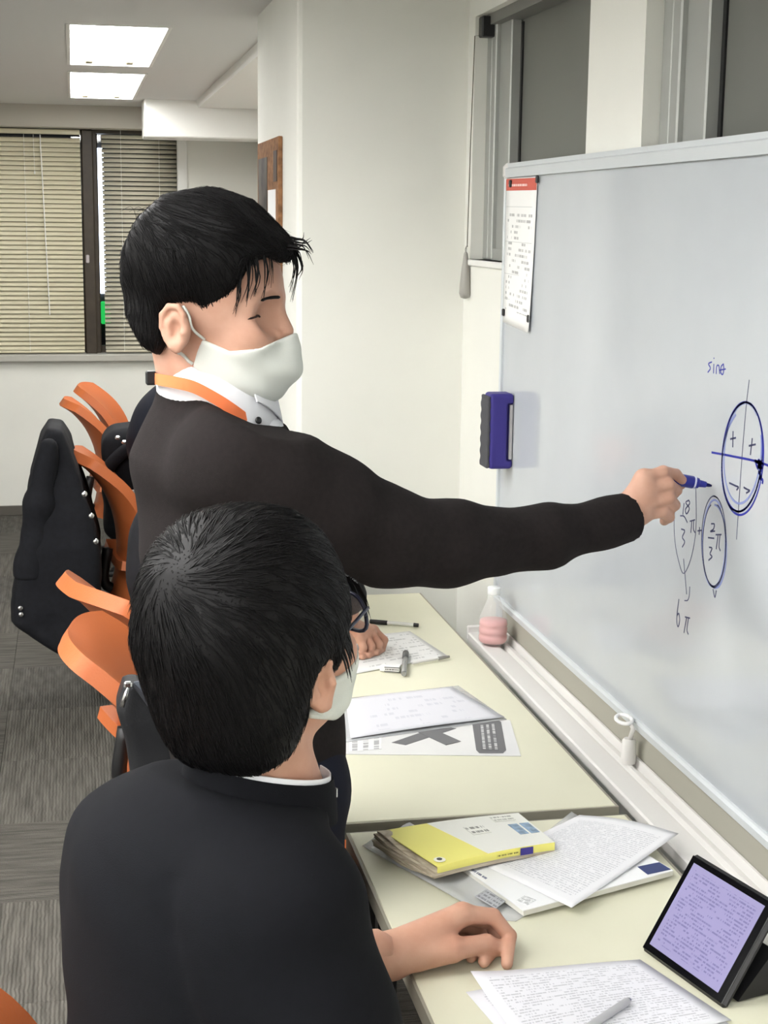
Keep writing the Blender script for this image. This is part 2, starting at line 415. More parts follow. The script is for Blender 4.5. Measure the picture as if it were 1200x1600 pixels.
# far window: sill, brown mullion, panes, and what stands outside
wf = struct('window_3', MB().box(WX0, WX1, YB+.10, YB+.13, WZ0, WZ0+.04), M_BROWN)
struct('window_sill', MB().box(WX0-.05, WX1+.03, YB-.045, YB+.10, .848, .888, .006), mat('sill_aluminium', (178, 176, 168), .45, .5, metal=.2), wf)
struct('window_mullion', MB().rbox((.089, YB+.052, 1.485), (.062, .06, 1.2), .006), M_BROWN, wf)
struct('window_mullion', MB().rbox((.128, YB+.09, 1.485), (.03, .05, 1.2), .006), M_BROWN, wf)
struct('window_latch', MB().rbox((.078, YB+.018, 1.40), (.018, .02, .045), .004), mat('grey_latch', (176, 168, 170), .4, .5), wf, label='pale grey latch')
struct('window_head', MB().box(WX0, WX1, YB+.05, YB+.13, WZ1-.02, WZ1), M_BROWN, wf)
struct('window_pane', MB().box(WX0, WX1, YB+.112, YB+.118, WZ0+.03, WZ1-.02), M_GLASS, wf)
nb = tag(empty('building', (-.6, YB+.75, 0)), 'dark building outside the far window with a bright lit strip and small green sign', 'building')
obj('facade', MB().box(-2.2, .9, YB+.55, YB+.95, 0, 2.6), mat('night_facade', (60, 60, 62), .8, .2), nb)
obj('lit_strip', MB().rbox((.157, YB+.535, 1.60), (.054, .03, .82), .008), mat('lit_sign_white', (245, 248, 255), .5, .3, emit=(225, 238, 255), estr=4.0), nb)
obj('green_sign', MB().rbox((.178, YB+.535, 1.08), (.054, .03, .13), .006), mat('lit_sign_green', (40, 190, 90), .5, .3, emit=(40, 200, 90), estr=.8), nb)

def blind(x0, x1, y, tilt, m, label, z1=2.06, z0=.90):
    t = tag(empty('venetian_blind', ((x0+x1)/2, y, z0)), label, 'blind', 'venetian blinds at the far window')
    obj('headrail', MB().rbox(((x0+x1)/2, y, z1+.012), (x1-x0, .03, .026), .004), m, t)
    obj('bottom_rail', MB().rbox(((x0+x1)/2, y, z0), (x1-x0, .022, .014), .004), m, t)
    n = int((z1-z0-.02)/.0245); c = None; xa, xb = -(x1-x0)/2, (x1-x0)/2; w = .0145
    prof = [(-w, -.0), (-w*.5, .0018), (0, .0024), (w*.5, .0018), (w, 0)]
    ca, sa = math.cos(tilt), math.sin(tilt)
    g = np.array([[(x, p*ca-q*sa, p*sa+q*ca) for p, q in prof] for x in (xa, xb)])
    for i in range(n):
        if c is None: o = c = obj('slat', MB().slab(g, .0006), m, t, smooth=True, local=True)
        else: o = c.copy(); COL.objects.link(o); o.parent = t
        o.location = (0, 0, .022+i*.0245); o.rotation_euler = (random.uniform(-.03, .03), random.uniform(-.0006, .0006), 0)
    k = max(2, int((x1-x0)/.45))
    for i in range(k):
        x = x0+(x1-x0)*(i+.5)/k
        obj('ladder_cord', MB().tube([(x, y-.017, z0), (x, y-.017, z1)], .0011, 5), M_TRIM, t)
    return t
b1 = blind(-1.70, .052, YB+.02, 1.02, M_BLIND, 'cream venetian blind left of the brown mullion at the far window', 2.055)
obj('tilt_wand', MB().tube([(-.155, YB-.01, 2.05), (-.13, YB-.012, 1.1)], .003, 6), M_TRIM, b1)
obj('pull_cord', MB().tube([(-.19, YB-.012, 2.05), (-.188, YB-.012, 1.86)], .0012, 5).lathe([(.002, 0), (.005, .004), (.003, .016)], (-.188, YB-.012, 1.845), 8), M_TRIM, b1)
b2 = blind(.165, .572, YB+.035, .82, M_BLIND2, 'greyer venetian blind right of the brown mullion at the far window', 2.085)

# right-hand windows
def side_window(name, y0, y1, mid=None):
    w = struct(name, MB().box(XR+.035, XR+.075, y0, y1, SZ, SZ+.028), M_ALU)
    struct('window_jamb', MB().rbox((XR+.045, y1-.022, (SZ+HZ)/2), (.028, .044, HZ-SZ), .003).rbox((XR+.040, y1-.062, (SZ+HZ)/2), (.018, .036, HZ-SZ), .003), M_ALU, w)
    struct('window_jamb', MB().rbox((XR+.045, y0+.03, (SZ+HZ)/2), (.028, .06, HZ-SZ), .003), M_ALU, w)
    struct('sash_stile', MB().rbox((XR+.056, y1-.122, (SZ+HZ)/2), (.026, .097, HZ-SZ-.03), .003), M_ALU, w)
    struct('sash_rail', MB().rbox((XR+.062, (y0+y1)/2, SZ+.062), (.02, y1-y0-.12, .034), .003), M_ALU, w)
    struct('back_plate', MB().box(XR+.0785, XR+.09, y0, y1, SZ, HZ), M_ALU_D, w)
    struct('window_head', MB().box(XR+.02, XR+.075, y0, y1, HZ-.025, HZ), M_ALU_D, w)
    struct('gasket', MB().box(XR+.066, XR+.07, y1-.183, y1-.17, SZ+.07, HZ-.03), M_BLACKP, w)
    struct('window_pane', MB().box(XR+.070, XR+.078, y0+.03, y1-.17, SZ+.06, HZ-.02), M_FILM, w)
    struct('window_sill', MB().box(XR-.008, XR+.075, y0-.01, y1+.008, SZ-.016, SZ, .003), M_TRIM, w)
    return w
side_window('window_1', *W1)
side_window('window_2', *W2)
# roller blind fittings on the first window
p = at(757, 42, X=XR+.01)
t = tag(empty('blind_cord', (XR-.012, 3.77, 1.4)), 'thin pull cord with a grey teardrop weight hanging beside the first window', 'cord')
obj('bracket', MB().rbox((XR+.018, p[1], p[2]), (.036, .036, .048), .003), M_BLACKP, t)
c0 = at(742, 56, X=XR-.012); c1 = at(730, 385, X=XR-.012)
obj('cord', MB().tube([(XR+.01, p[1], p[2]-.02), c0, (c0+c1)/2+np.array((0, .004, 0)), c1], .0013, 6), mat('cord_grey', (96, 92, 80), .7, .3), t)
q = at(727, 432, X=XR-.012)
obj('cord_weight', MB().lathe([(.002, .062), (.005, .056), (.006, .05), (.010, .02), (.014, -.02), (.015, -.042), (.011, -.052), (.003, -.055)], q, 14), mat('grey_weight', (158, 156, 150), .35, .5), t, True)
ring = [q+np.array((0, .006*math.cos(a), .066+.006*math.sin(a))) for a in np.linspace(0, 2*math.pi, 14)]
obj('swivel', MB().tube(ring, .0014, 6).tube([q+np.array((0, 0, .072)), c1], .002, 6), M_CHROME, t)
# notice board on the column
t = tag(empty('notice_board', (PX0-.006, 4.28, 1.42)), 'brown cork notice board with pinned sheets on the side of the column', 'notice board')
obj('cork_panel', MB().box(PX0-.012, PX0, 4.07, 4.53, 1.42, 1.835, .002), mat('cork', (158, 116, 84), .9, .1, var=.25, vscale=60), t)
obj('pinned_sheet', MB().box(PX0-.0135, PX0-.012, 4.12, 4.28, 1.50, 1.70), M_PAPER, t)
obj('pinned_photo', MB().box(PX0-.0135, PX0-.012, 4.30, 4.50, 1.62, 1.79), mat('grey_photo', (92, 84, 78), .6, .3, var=.6, vscale=14), t)
obj('pinned_photo', MB().box(PX0-.0135, PX0-.012, 4.09, 4.16, 1.72, 1.80), mat('dark_photo', (80, 60, 46), .6, .3, var=.5, vscale=18), t)

# ceiling lamps: recessed troughs
lamp0 = None
def lamp(x0, x1, y0, y1, label, group):
    cx = (x0+x1)/2; t = tag(empty('ceiling_lamp', (cx, (y0+y1)/2, ZC)), label, 'lamp', group)
    f = MB(); w = .012
    for (a, b, c, d) in ((x0, x1, y0, y0+w), (x0, x1, y1-w, y1), (x0, x0+w, y0+w, y1-w), (x1-w, x1, y0+w, y1-w)): f.box(a, b, c, d, ZC-.004, ZC+.06)
    obj('lamp_frame', f, M_TRIM, t)
    obj('diffuser', MB().box(x0+w, x1-w, y0+w, y1-w, ZC+.006, ZC+.012), M_LAMP, t)
    for k in (.25, .72):
        xx = x0+(x1-x0)*k
        obj('lamp_holder', MB().rbox((xx, y1-.16, ZC-.002), (.03, .09, .014), .004), mat('holder_cream', (190, 182, 160), .6, .3), t)
    return t
lab = ['nearer of the two bright ceiling lamps in view', 'further of the two bright ceiling lamps, beside the boxed beam']
for k, ((xa, xb), ys) in enumerate(ROWS):
    for i, (a, b) in enumerate(ys):
        if k == 3: lamp(xa, xb, a, b, lab[i], None)
        else: lamp(xa, xb, a, b, ('unseen ceiling lamp added for light along the left side of the room', 'unseen ceiling lamp added for light in the middle row of the room', 'unseen ceiling lamp added for light in the row nearest the chairs')[k], 'unseen lamps added to the ceiling')

# ------------------------------------------------------------------ desks
DZ = .70
def desk(y0, y1, label):
    t = tag(empty('desk', (.615, (y0+y1)/2, 0)), label, 'desk', None)
    x0, x1 = .39, .838
    obj('desktop', MB().rbox(((x0+x1)/2, (y0+y1)/2, DZ-.0125), (x1-x0-.004, y1-y0-.004, .025), .0015), M_DESK, t)
    e = MB(); z0, z1 = DZ-.026, DZ-.0012
    e.box(x0-.002, x0+.0021, y0-.002, y1+.002, z0, z1); e.box(x1-.0021, x1+.002, y0-.002, y1+.002, z0, z1)
    e.box(x0+.0021, x1-.0021, y0-.002, y0+.0021, z0, z1); e.box(x0+.0021, x1-.0021, y1-.0021, y1+.002, z0, z1)
    obj('edge_band', e, M_EDGE, t)
    obj('modesty_panel', MB().rbox((x1-.05, (y0+y1)/2, .46), (.016, y1-y0-.1, .42), .002), M_GREY, t)
    for yy in (y0+.06, y1-.06):
        for xx in (x0+.05, x1-.03):
            obj('leg', MB().rbox((xx, yy, .337), (.03, .03, .674), .003), M_DARKM, t)
        obj('foot_rail', MB().rbox(((x0+x1)/2, yy, .02), (x1-x0-.05, .032, .03), .003), M_DARKM, t)
    return t
desk(4.66, 6.10, 'cream laminate desk beyond the column, hidden behind the standing person')
desk(2.215, 3.668, 'cream laminate desk further along the wall, running up to the column')
desk(.70, 2.178, 'cream laminate desk nearest the camera, holding the book and the tablet')

# ------------------------------------------------------------------ whiteboard
BX = .945; BY0, BY1, BZ0, BZ1 = 1.0, 3.345, .757, 1.748
wb = tag(empty('whiteboard', (BX, 2.17, BZ0)), 'large wall-mounted whiteboard with pale rails and a long pen tray', 'whiteboard')
obj('board_panel', MB().box(BX, BX+.014, BY0+.01, BY1-.008, BZ0+.008, BZ1-.01), M_BOARD, wb)
obj('top_rail', MB().prism([(BX-.008, BZ1-.031), (BX-.009, BZ1-.012), (BX-.004, BZ1-.009), (BX-.004, BZ1), (BX+.016, BZ1+.001), (BX+.016, BZ1-.031)], BY0, BY1-.014, lambda a, b, t: (a, t, b)), M_RAIL, wb)
obj('side_rail', MB().rbox((BX+.003, BY1-.005, (BZ0+BZ1)/2), (.02, .010, BZ1-BZ0-.01), .002), M_RAIL, wb)
obj('bottom_rail', MB().prism([(BX-.007, BZ0), (BX-.008, BZ0+.012), (BX-.004, BZ0+.016), (BX+.016, BZ0+.02), (BX+.016, BZ0)], BY0, BY1-.008, lambda a, b, t: (a, t, b)), M_RAIL, wb)
obj('corner_cap', MB().rbox((BX+.003, BY1-.010, BZ1-.017), (.028, .026, .036), .008), M_TRAYM, wb)
obj('support_post', MB().rbox((BX+.013, BY1+.010, 1.0), (.012, .026, .62), .003), M_RAIL, wb)
tray = [(.868, .676), (.868, .692), (.871, .695), (.907, .695), (.910, .687), (.921, .687), (.923, .697), (.929, .697), (.931, .689), (.940, .689), (.943, .705), (BX+.002, .705), (BX+.002, .676)]
ty = obj('pen_tray', MB().prism(tray, BY0, 3.30, lambda a, b, t: (a, t, b)), M_TRAYM, wb)
obj('tray_end', MB().rbox((.905, 3.305, .692), (.076, .012, .034), .003), M_TRAYM, ty)
obj('back_plate', MB().box(BX+.004, BX+.010, BY0, 3.30, .60, .757), M_GREY, wb)
# handwriting in marker
INK_B = mat('blue_marker_ink', (44, 50, 150), .5, .3); INK_D = mat('thin_dark_ink', (66, 70, 100), .5, .3); INK_L = mat('pale_blue_ink', (128, 140, 190), .5, .3)
def W(cx, cy): p = at(920+cx/3.333, 540+cy/3.333, X=BX-.0006); return p
def pen(name, strokes, m, r, smooth=True):
    mb = MB()
    for s in strokes:
        P = np.array([W(*p) for p in s])
        if smooth and len(P) > 2: P = spline(P, 6*len(P))
        P[:, 0] = BX-.0004
        T = np.gradient(P, axis=0); N = np.stack([0*T[:, 0], -T[:, 2], T[:, 1]], 1); N /= (np.linalg.norm(N, axis=1, keepdims=True)+1e-9)
        g = np.stack([P-N*r, P+N*r], 1); b = g.copy(); b[:, :, 0] = BX-.0001
        mb.grid(np.concatenate([g, b[:, ::-1]], 1), uv=False, closed_v=True)
    o = obj(name, mb, m, wb); o['kind'] = 'stuff'; return o
def loop(cx, cy, rx, ry, skew=0, a0=0, a1=6.6, n=26):
    return [(cx+rx*math.sin(a)+skew*math.cos(a), cy-ry*math.cos(a)) for a in np.linspace(a0, a1, n)]
pen('written_word', [[(640, 85), (622, 95), (632, 118), (618, 140)], [(650, 95), (648, 145)], [(650, 63), (651, 69)], [(662, 148), (665, 108), (676, 106), (680, 148)], [(700, 95), (688, 110), (686, 140), (696, 150), (702, 125), (700, 95)], [(680, 128), (712, 122)]], INK_B, .0011)
pen('drawn_axis', [[(834, 178), (818, 320), (795, 600), (768, 1010)]], INK_D, .0008)
pen('drawn_axis', [[(638, 556), (740, 575), (880, 605), (970, 642)]], INK_B, .0017)
pen('drawn_circle', [loop(800, 588, 108, 294, 14), loop(798, 580, 104, 284, 18, .4, 6.2)], INK_B, .0016)
pen('drawn_circle', [loop(800, 560, 96, 262, 16, 1.2, 7.0), loop(796, 596, 104, 268, 20, 1.5, 5.8)], INK_L, .0018)
pen('written_sign', [[(750, 445), (748, 530)], [(735, 487), (765, 480)], [(850, 482), (840, 570)], [(832, 522), (868, 514)], [(730, 715), (762, 730), (778, 738), (768, 752)], [(805, 738), (822, 748), (836, 756), (818, 768)]], INK_D, .0014)
pen('drawn_star', [[(862, 600), (910, 620)], [(885, 590), (880, 640), (868, 600), (905, 640)], [(880, 620), (895, 650), (884, 660), (898, 680), (888, 690), (904, 700), (902, 720)], [(878, 600), (900, 610), (880, 630), (902, 640)]], INK_B, .0022)
pen('drawn_ellipse', [[(462, 720), (448, 840), (443, 940), (450, 1040), (466, 1120), (490, 1186), (520, 1140), (546, 1040), (558, 920), (556, 730)]], INK_D, .0008)
pen('written_fraction', [[(495, 820), (488, 880)], [(520, 805), (504, 818), (522, 848), (508, 876), (502, 852), (524, 822), (518, 804)], [(475, 886), (495, 890), (512, 922)], [(480, 955), (498, 965), (486, 998), (498, 1022), (485, 1050)], [(525, 915), (552, 907)], [(535, 915), (530, 975)], [(545, 910), (544, 955), (552, 975)], [(565, 965), (586, 962)], [(576, 945), (573, 985)]], INK_D, .0012)
pen('drawn_ellipse', [loop(650, 1018, 64, 234), loop(652, 1040, 60, 220, 0, .3, 6.0)], INK_D, .001)
pen('drawn_ellipse', [loop(650, 1030, 60, 226, 3, 1.0, 6.9), loop(656, 1046, 60, 216, -3, 0, 3.5)], INK_L, .0016)
pen('written_fraction', [[(636, 928), (652, 930), (648, 955), (632, 968), (656, 966)], [(620, 1000), (652, 1004)], [(625, 1050), (640, 1056), (630, 1084), (640, 1100), (622, 1118)], [(660, 985), (690, 984)], [(672, 988), (662, 1060)], [(682, 985), (677, 1045), (684, 1070)], [(645, 1268), (655, 1310), (663, 1275)]], INK_D, .0012)
pen('drawn_arrow', [[(492, 1110), (500, 1200), (508, 1295)], [(497, 1328), (514, 1326), (522, 1300), (525, 1255)]], INK_D, .0009)
pen('written_answer', [[(468, 1320), (459, 1390), (457, 1440), (464, 1464), (472, 1432), (468, 1396), (458, 1404)], [(500, 1413), (526, 1420)], [(508, 1418), (494, 1496)], [(518, 1418), (510, 1478), (517, 1505)]], INK_D, .0012)

# notice sheet held on the board with magnets
def quad(c, nu, nv, off=None):
    """grid over corners (bl, br, tr, tl)"""
    c = [np.array(k, float) for k in c]; P = np.zeros((nu, nv, 3))
    for i in range(nu):
        for j in range(nv):
            u, v = i/(nu-1), j/(nv-1); p = (1-u)*(1-v)*c[0]+u*(1-v)*c[1]+u*v*c[2]+(1-u)*v*c[3]
            P[i, j] = p if off is None else p+off(u, v)
    return P
M_NOTICE = print_mat('notice_print', (240, 240, 238), (70, 72, 76), 26, 34, .5, .1, top=.87, strength=.5)
ns = tag(empty('notice_sheet', (BX, 3.23, 1.40)), 'narrow white notice sheet with a red heading at the top left of the whiteboard', 'notice')
c = [(BX-.003, 3.344, 1.402), (BX-.003, 3.124, 1.392), (BX-.003, 3.103, 1.714), (BX-.003, 3.339, 1.716)]
obj('sheet', MB().slab(quad(c, 6, 16, lambda u, v: np.array((-.004*(1-v)**3*u*(1 if u > 0 else 0), 0, 0))), .0004), M_NOTICE, ns, True)
obj('red_heading', MB().slab(quad([(BX-.0036, 3.334, 1.6895), (BX-.0036, 3.106, 1.6870), (BX-.0036, 3.105, 1.712), (BX-.0036, 3.335, 1.7145)], 2, 2), .0004), mat('red_print', (204, 100, 86), .6, .3), ns)
obj('heading_text', MB().slab(quad([(BX-.0041, 3.318, 1.695), (BX-.0041, 3.17, 1.693), (BX-.0041, 3.17, 1.7035), (BX-.0041, 3.318, 1.7055)], 2, 2), .0003), print_mat('heading_print', (204, 100, 86), (250, 226, 220), 1, 40, .9, .0, strength=.9), ns)
for k, z in enumerate((1.655, 1.58, 1.51, 1.455)):
    obj('ruled_line', MB().slab(quad([(BX-.0036, 3.33, z-.0006), (BX-.0036, 3.13, z-.0026), (BX-.0036, 3.13, z-.0016), (BX-.0036, 3.33, z+.0004)], 2, 2), .0002), mat('rule_grey', (196, 198, 198), .8, .2), ns)
for (x, y, w) in ((798, 287, 'top left'), (840, 280, 'top right'), (787, 488, 'lower left'), (826, 498, 'lower right')):
    p = at(x, y, X=BX-.005)
    tag(obj('magnet', MB().rbox((BX-.006, p[1], p[2]), (.005, .012, .016), .002), M_BLACKP), 'small black magnet at the %s corner of the notice sheet' % w, 'magnet', 'magnets on the notice sheet')

# eraser on the board edge
y0, y1 = at(806, 680, X=BX-.03)[1], at(768, 680, X=BX-.03)[1]
e = tag(empty('board_eraser', (BX-.03, 3.25, 1.085)), 'dark blue whiteboard eraser stuck upright on the left edge of the board', 'eraser')
zc = (at(785, 616, X=BX-.03)[2]+at(785, 736, X=BX-.03)[2])/2; hz = at(785, 616, X=BX-.03)[2]-at(785, 736, X=BX-.03)[2]
yc = 3.262; M_EB = mat('blue_eraser', (56, 48, 126), .5, .4)
obj('grip', nmesh(lambda P: smax(rbx(P, (BX-.0275, yc, zc), (.027, .028, hz/2), .008), -rbx(P, (BX-.006, yc-.028, zc-.002), (.009, .012, hz/2-.020), .003), .003), (BX-.07, yc-.06, zc-.1), (BX+.01, yc+.06, zc+.1), .0022), M_EB, e, True)
obj('felt_pad', nmesh(lambda P: rbx(P, (BX-.0575, yc+.001, zc-.002), (.0045, .027, hz/2-.004), .003)+.0008*np.sin(P[:, 2]*240).astype(np.float32), (BX-.07, yc-.05, zc-.1), (BX-.04, yc+.05, zc+.1), .002), mat('grey_felt', (84, 84, 88), .95, .1, bump=.4, bscale=600), e, True)
obj('grip_strip', MB().rbox((BX-.0055, yc-.021, zc-.002), (.007, .008, hz-.046), .001), mat('grey_strip', (176, 174, 176), .5, .4), e)

# bottle on the tray
bc = np.array((.897, 3.19, .699)); bp = [(.020, 0), (.029, .002), (.0325, .008), (.0325, .017), (.030, .0205), (.0325, .024), (.0325, .035), (.030, .0385), (.0325, .042), (.0315, .056), (.028, .066), (.022, .082), (.0165, .094), (.0135, .102), (.013, .116)]
bt = tag(empty('bottle', bc), 'small clear plastic bottle half full of pink drink on the tray end', 'bottle')
obj('bottle_shell', MB().lathe(bp, bc, 32), mat('clear_pet', (250, 252, 252), .06, .5, trans=.0, alpha=.16), bt, True)
obj('pink_drink', MB().lathe([(r*.965, z+.001) for r, z in bp[:9]]+[(.0292, .053)], bc, 32), mat('pink_drink', (224, 166, 164), .35, .4), bt, True)
obj('bottle_cap', MB().lathe([(.0145, 0), (.015, .002), (.015, .014), (.014, .016)], bc+np.array((0, 0, .112)), 24), mat('clear_cap', (232, 234, 234), .35, .4), bt, True)

# white ring clip on the tray
hk = tag(empty('plastic_clip', (.93, 2.43, .70)), 'white plastic clip with a ring end standing on the pen tray', 'clip')
q = at(975, 1124, X=.922)
obj('clip_body', MB().lathe([(.013, .0), (.0135, .004), (.0125, .040), (.009, .044)], (.928, 2.41, .697), 18), M_TRAYM, hk, True, angle=40)
obj('clip_ring', MB().tube([q+np.array((.012*math.cos(a), .024*math.sin(a), .002*math.cos(a))) for a in np.linspace(0, 2*math.pi, 24)], .0036, 8), mat('white_ring', (240, 240, 240), .3, .5), hk, True)
obj('clip_arm', MB().tube([q+np.array((.004, -.022, -.001)), q+np.array((.006, -.03, -.008)), (.928, 2.41, .735)], .004, 8), M_TRAYM, hk, True)

# ------------------------------------------------------------------ things on the far desk
def dz(x, y, z=DZ): return at(x, y, Z=z)
def wave(a, b=0.0, k=3.0): return lambda u, v: np.array((0, 0, a*(math.sin(k*u+1.3*v)*.5+.5)*(u*(1-u)*4*.5+.3)+b))
def sheet(name, corners, z, m, label, cat, off=None, t=.0003, nu=14, nv=14, group=None):
    c = [dz(x, y, z) for x, y in corners]
    return tag(obj(name, MB().slab(quad(c, nu, nv, off), t), m, None, True), label, cat, group)
xs = tag(empty('warning_card', dz(665, 1150)), 'laminated card printed with a large grey X on the far desk', 'card')
C4 = [(527, 1178), (814, 1181), (797, 1125), (527, 1116)]
M_INKG = mat('grey_print', (112, 112, 114), .6, .3)
obj('laminate', MB().slab(quad([dz(*p, DZ+.0012) for p in C4], 2, 2), .001), mat('laminated_white', (222, 222, 222), .25, .5), xs)
for s, hh in (([(612, 1160), (634, 1164), (713, 1138), (688, 1134)], 0), ([(697, 1164), (720, 1158), (662, 1132), (638, 1137)], .0005)):
    obj('printed_cross', MB().slab(quad([dz(*p, DZ+.0017+hh) for p in s], 2, 2), .0004), M_INKG, xs)
bx = [(744, 1172), (749, 1177), (786, 1177), (791, 1172), (783, 1128), (778, 1125), (742, 1127), (738, 1131)]
obj('printed_panel', MB().prism(bx, DZ+.0013, DZ+.0017, lambda a, b, t: tuple(dz(a, b, t))), M_INKG, xs)
obj('panel_text', MB().slab(quad([dz(*p, DZ+.0022) for p in [(752, 1171), (780, 1172), (774, 1130), (748, 1132)]], 2, 2), .0003), print_mat('panel_print', (112, 112, 114), (205, 205, 205), 3, 30, .8, .02, vertical=True), xs)
obj('side_text', MB().slab(quad([dz(*p, DZ+.0017) for p in [(545, 1175), (596, 1170), (596, 1148), (545, 1150)]], 2, 2), .0003), print_mat('side_print', (222, 222, 222), (150, 150, 152), 3, 12, .9, .02, vertical=True), xs)
sheet('paper_sheet', [(548, 1154), (789, 1121), (706, 1073), (540, 1094)], DZ+.004, print_mat('ruled_print', (212, 212, 218), (176, 178, 190), 8, 60, .45, .08, strength=.4), 'white printed sheet lying across the card with the grey X', 'paper', wave(.004))
sheet('clear_folder', [(536, 1160), (792, 1124), (716, 1071), (532, 1092)], DZ+.0026, M_FOLDER, 'clear plastic folder under the white sheet beside the card with the grey X', 'folder', None, .0006)
sheet('worksheet', [(540, 1056), (701, 1026), (640, 986), (520, 1000)], DZ+.001, print_mat('worksheet_print', (226, 226, 224), (150, 150, 150), 14, 40, .5, strength=.5), 'white worksheet under the hand of the student hidden behind', 'paper', wave(.0015))
def stick(name, a, b, r, label, cat, parts):
    a = np.array(a); b = np.array(b); t = tag(empty(name, (a+b)/2-np.array((0, 0, r))), label, cat)
    for (nm, u0, u1, r0, r1, m) in parts:
        obj(nm, MB().tube([a+(b-a)*u0, a+(b-a)*(u0*.97+u1*.03), a+(b-a)*(u0*.03+u1*.97), a+(b-a)*u1], [r0*.85, r0, r1, r1*.85], 12), m, t, True, angle=50)
    return t
stick('ballpoint_pen', dz(578, 971, DZ+.006), dz(654, 977, DZ+.006), .006, 'clear ballpoint pen with a black grip on the far desk', 'pen', [('grip', .0, .36, .0055, .0055, M_BLACKP), ('barrel', .36, .9, .0045, .0045, mat('pen_barrel', (206, 206, 200), .25, .5)), ('end_cap', .9, 1, .005, .0045, M_BLACKP)])
stick('mechanical_pencil', dz(644, 1036, DZ+.0065), dz(702, 1026, DZ+.0065), .004, 'thin white pencil lying on the edge of the worksheet', 'pencil', [('barrel', 0, .7, .003, .0032, M_TRAYM), ('tip', .7, 1, .0042, .003, mat('pencil_grey', (140, 138, 134), .4, .5))])
e0, e1 = dz(594, 1043, DZ+.008), dz(626, 1045, DZ+.008); d = (e1-e0)/np.linalg.norm(e1-e0); R = frame(d)
t = tag(empty('rubber_eraser', (e0+e1)/2-np.array((0, 0, .008))), 'small white eraser in a printed paper sleeve on the worksheet', 'eraser')
obj('rubber', MB().rbox((e0+e1)/2, (.042, .020, .012), .002, R), mat('white_rubber', (232, 230, 226), .8, .2), t)
sl = quad([(e0+e1)/2+R @ np.array(k) for k in ((-.012, -.0105, -.0066), (.021, -.0105, -.0066), (.021, -.0105, .0066), (-.012, -.0105, .0066))], 2, 2)
obj('sleeve', MB().rbox((e0+e1)/2+d*.005, (.032, .0212, .0132), .001, R), mat('sleeve_white', (214, 214, 212), .5, .4), t)
for k in (-.0045, .0045):
    obj('sleeve_stripe', MB().rbox((e0+e1)/2+d*.005+np.array((0, 0, k)), (.0322, .0216, .002), .0004, R), M_BLACKP, t)
obj('sleeve_print', MB().slab(quad([(e0+e1)/2+R @ np.array(k) for k in ((-.010, -.0109, -.003), (.019, -.0109, -.003), (.019, -.0109, .003), (-.010, -.0109, .003))], 2, 2), .0002), print_mat('sleeve_text', (214, 214, 212), (30, 30, 30), 1, 22, .95, 0), t)
stick('lead_case', dz(631, 1053, DZ+.008), dz(634, 1020, DZ+.008), .006, 'small clear pencil lead case beside the white eraser', 'case', [('tube', 0, .72, .006, .006, mat('smoky_clear', (150, 152, 150), .2, .5, alpha=.7)), ('cap', .72, 1, .0068, .0068, mat('dark_cap', (78, 80, 80), .4, .5))])

# ------------------------------------------------------------------ things on the near desk
sheet('file_folder', [(690, 1432), (806, 1440), (990, 1330), (893, 1271)], DZ+.0005, M_FOLDER, 'clear plastic file lying lowest of the papers beside the yellow book', 'folder', lambda u, v: np.array((0, 0, .001+.002*v)), .0008)
sheet('file_folder', [(566, 1322), (760, 1438), (800, 1380), (640, 1290)], DZ+.0018, M_FOLDER, 'crumpled clear plastic sleeve sticking out to the left below the yellow book', 'folder', lambda u, v: np.array((0, 0, .005*(math.sin(5*v+2*u)**2)+.001)), .0008)
obj_g = sheet('grey_label', [(742, 1400), (775, 1420), (790, 1408), (760, 1390)], DZ+.010, print_mat('grey_label_print', (176, 178, 182), (120, 120, 124), 3, 14, .8), 'small grey printed label on the clear sleeve beside the booklet', 'label')
# booklet
bk = tag(empty('booklet', dz(800, 1380)), 'thin white booklet with navy printing under the loose printed sheet', 'booklet')
cb = [(724, 1356), (818, 1423), (1052, 1360), (942, 1296)]
obj('page_block', MB().slab(quad([dz(*p, DZ+.013) for p in cb], 6, 6, lambda u, v: np.array((0, 0, .001*math.sin(3*u)))), .008), mat('page_edges', (222, 221, 214), .85, .2), bk)
obj('cover', MB().slab(quad([dz(*p, DZ+.0145) for p in cb], 6, 6, lambda u, v: np.array((0, 0, .001*math.sin(3*u)))), .0012), mat('booklet_cover', (236, 237, 238), .4, .4), bk)
obj('navy_corner', MB().slab(quad([dz(*p, DZ+.0155) for p in [(1012, 1366), (1048, 1358), (1030, 1347), (996, 1354)]], 2, 2), .0006), mat('navy_print', (52, 64, 110), .5, .4), bk)
obj('navy_title', MB().slab(quad([dz(*p, DZ+.0155) for p in [(728, 1357), (757, 1375), (763, 1371), (735, 1353)]], 2, 2), .0006), print_mat('title_print', (236, 237, 238), (50, 60, 110), 1, 14, .95, 0), bk)
obj('barcode', MB().slab(quad([dz(*p, DZ+.0155) for p in [(806, 1407), (824, 1414), (838, 1406), (820, 1399)]], 2, 2), .0006), print_mat('barcode_print', (236, 237, 238), (60, 60, 64), 18, 3, .95, 0), bk)
# loose printed sheet
M_FORM = print_mat('form_print', (228, 228, 231), (110, 114, 130), 48, 120, .62, .09, strength=.32)
sheet('printed_sheet', [(745, 1346), (893, 1418), (1060, 1308), (905, 1279)], DZ+.0168, M_FORM, 'loose white sheet printed with a grey table, lying on top of the booklet', 'paper', lambda u, v: np.array((0, 0, .006*math.sin(math.pi*u)*v+.006*v*v)), .0003, 20, 20)
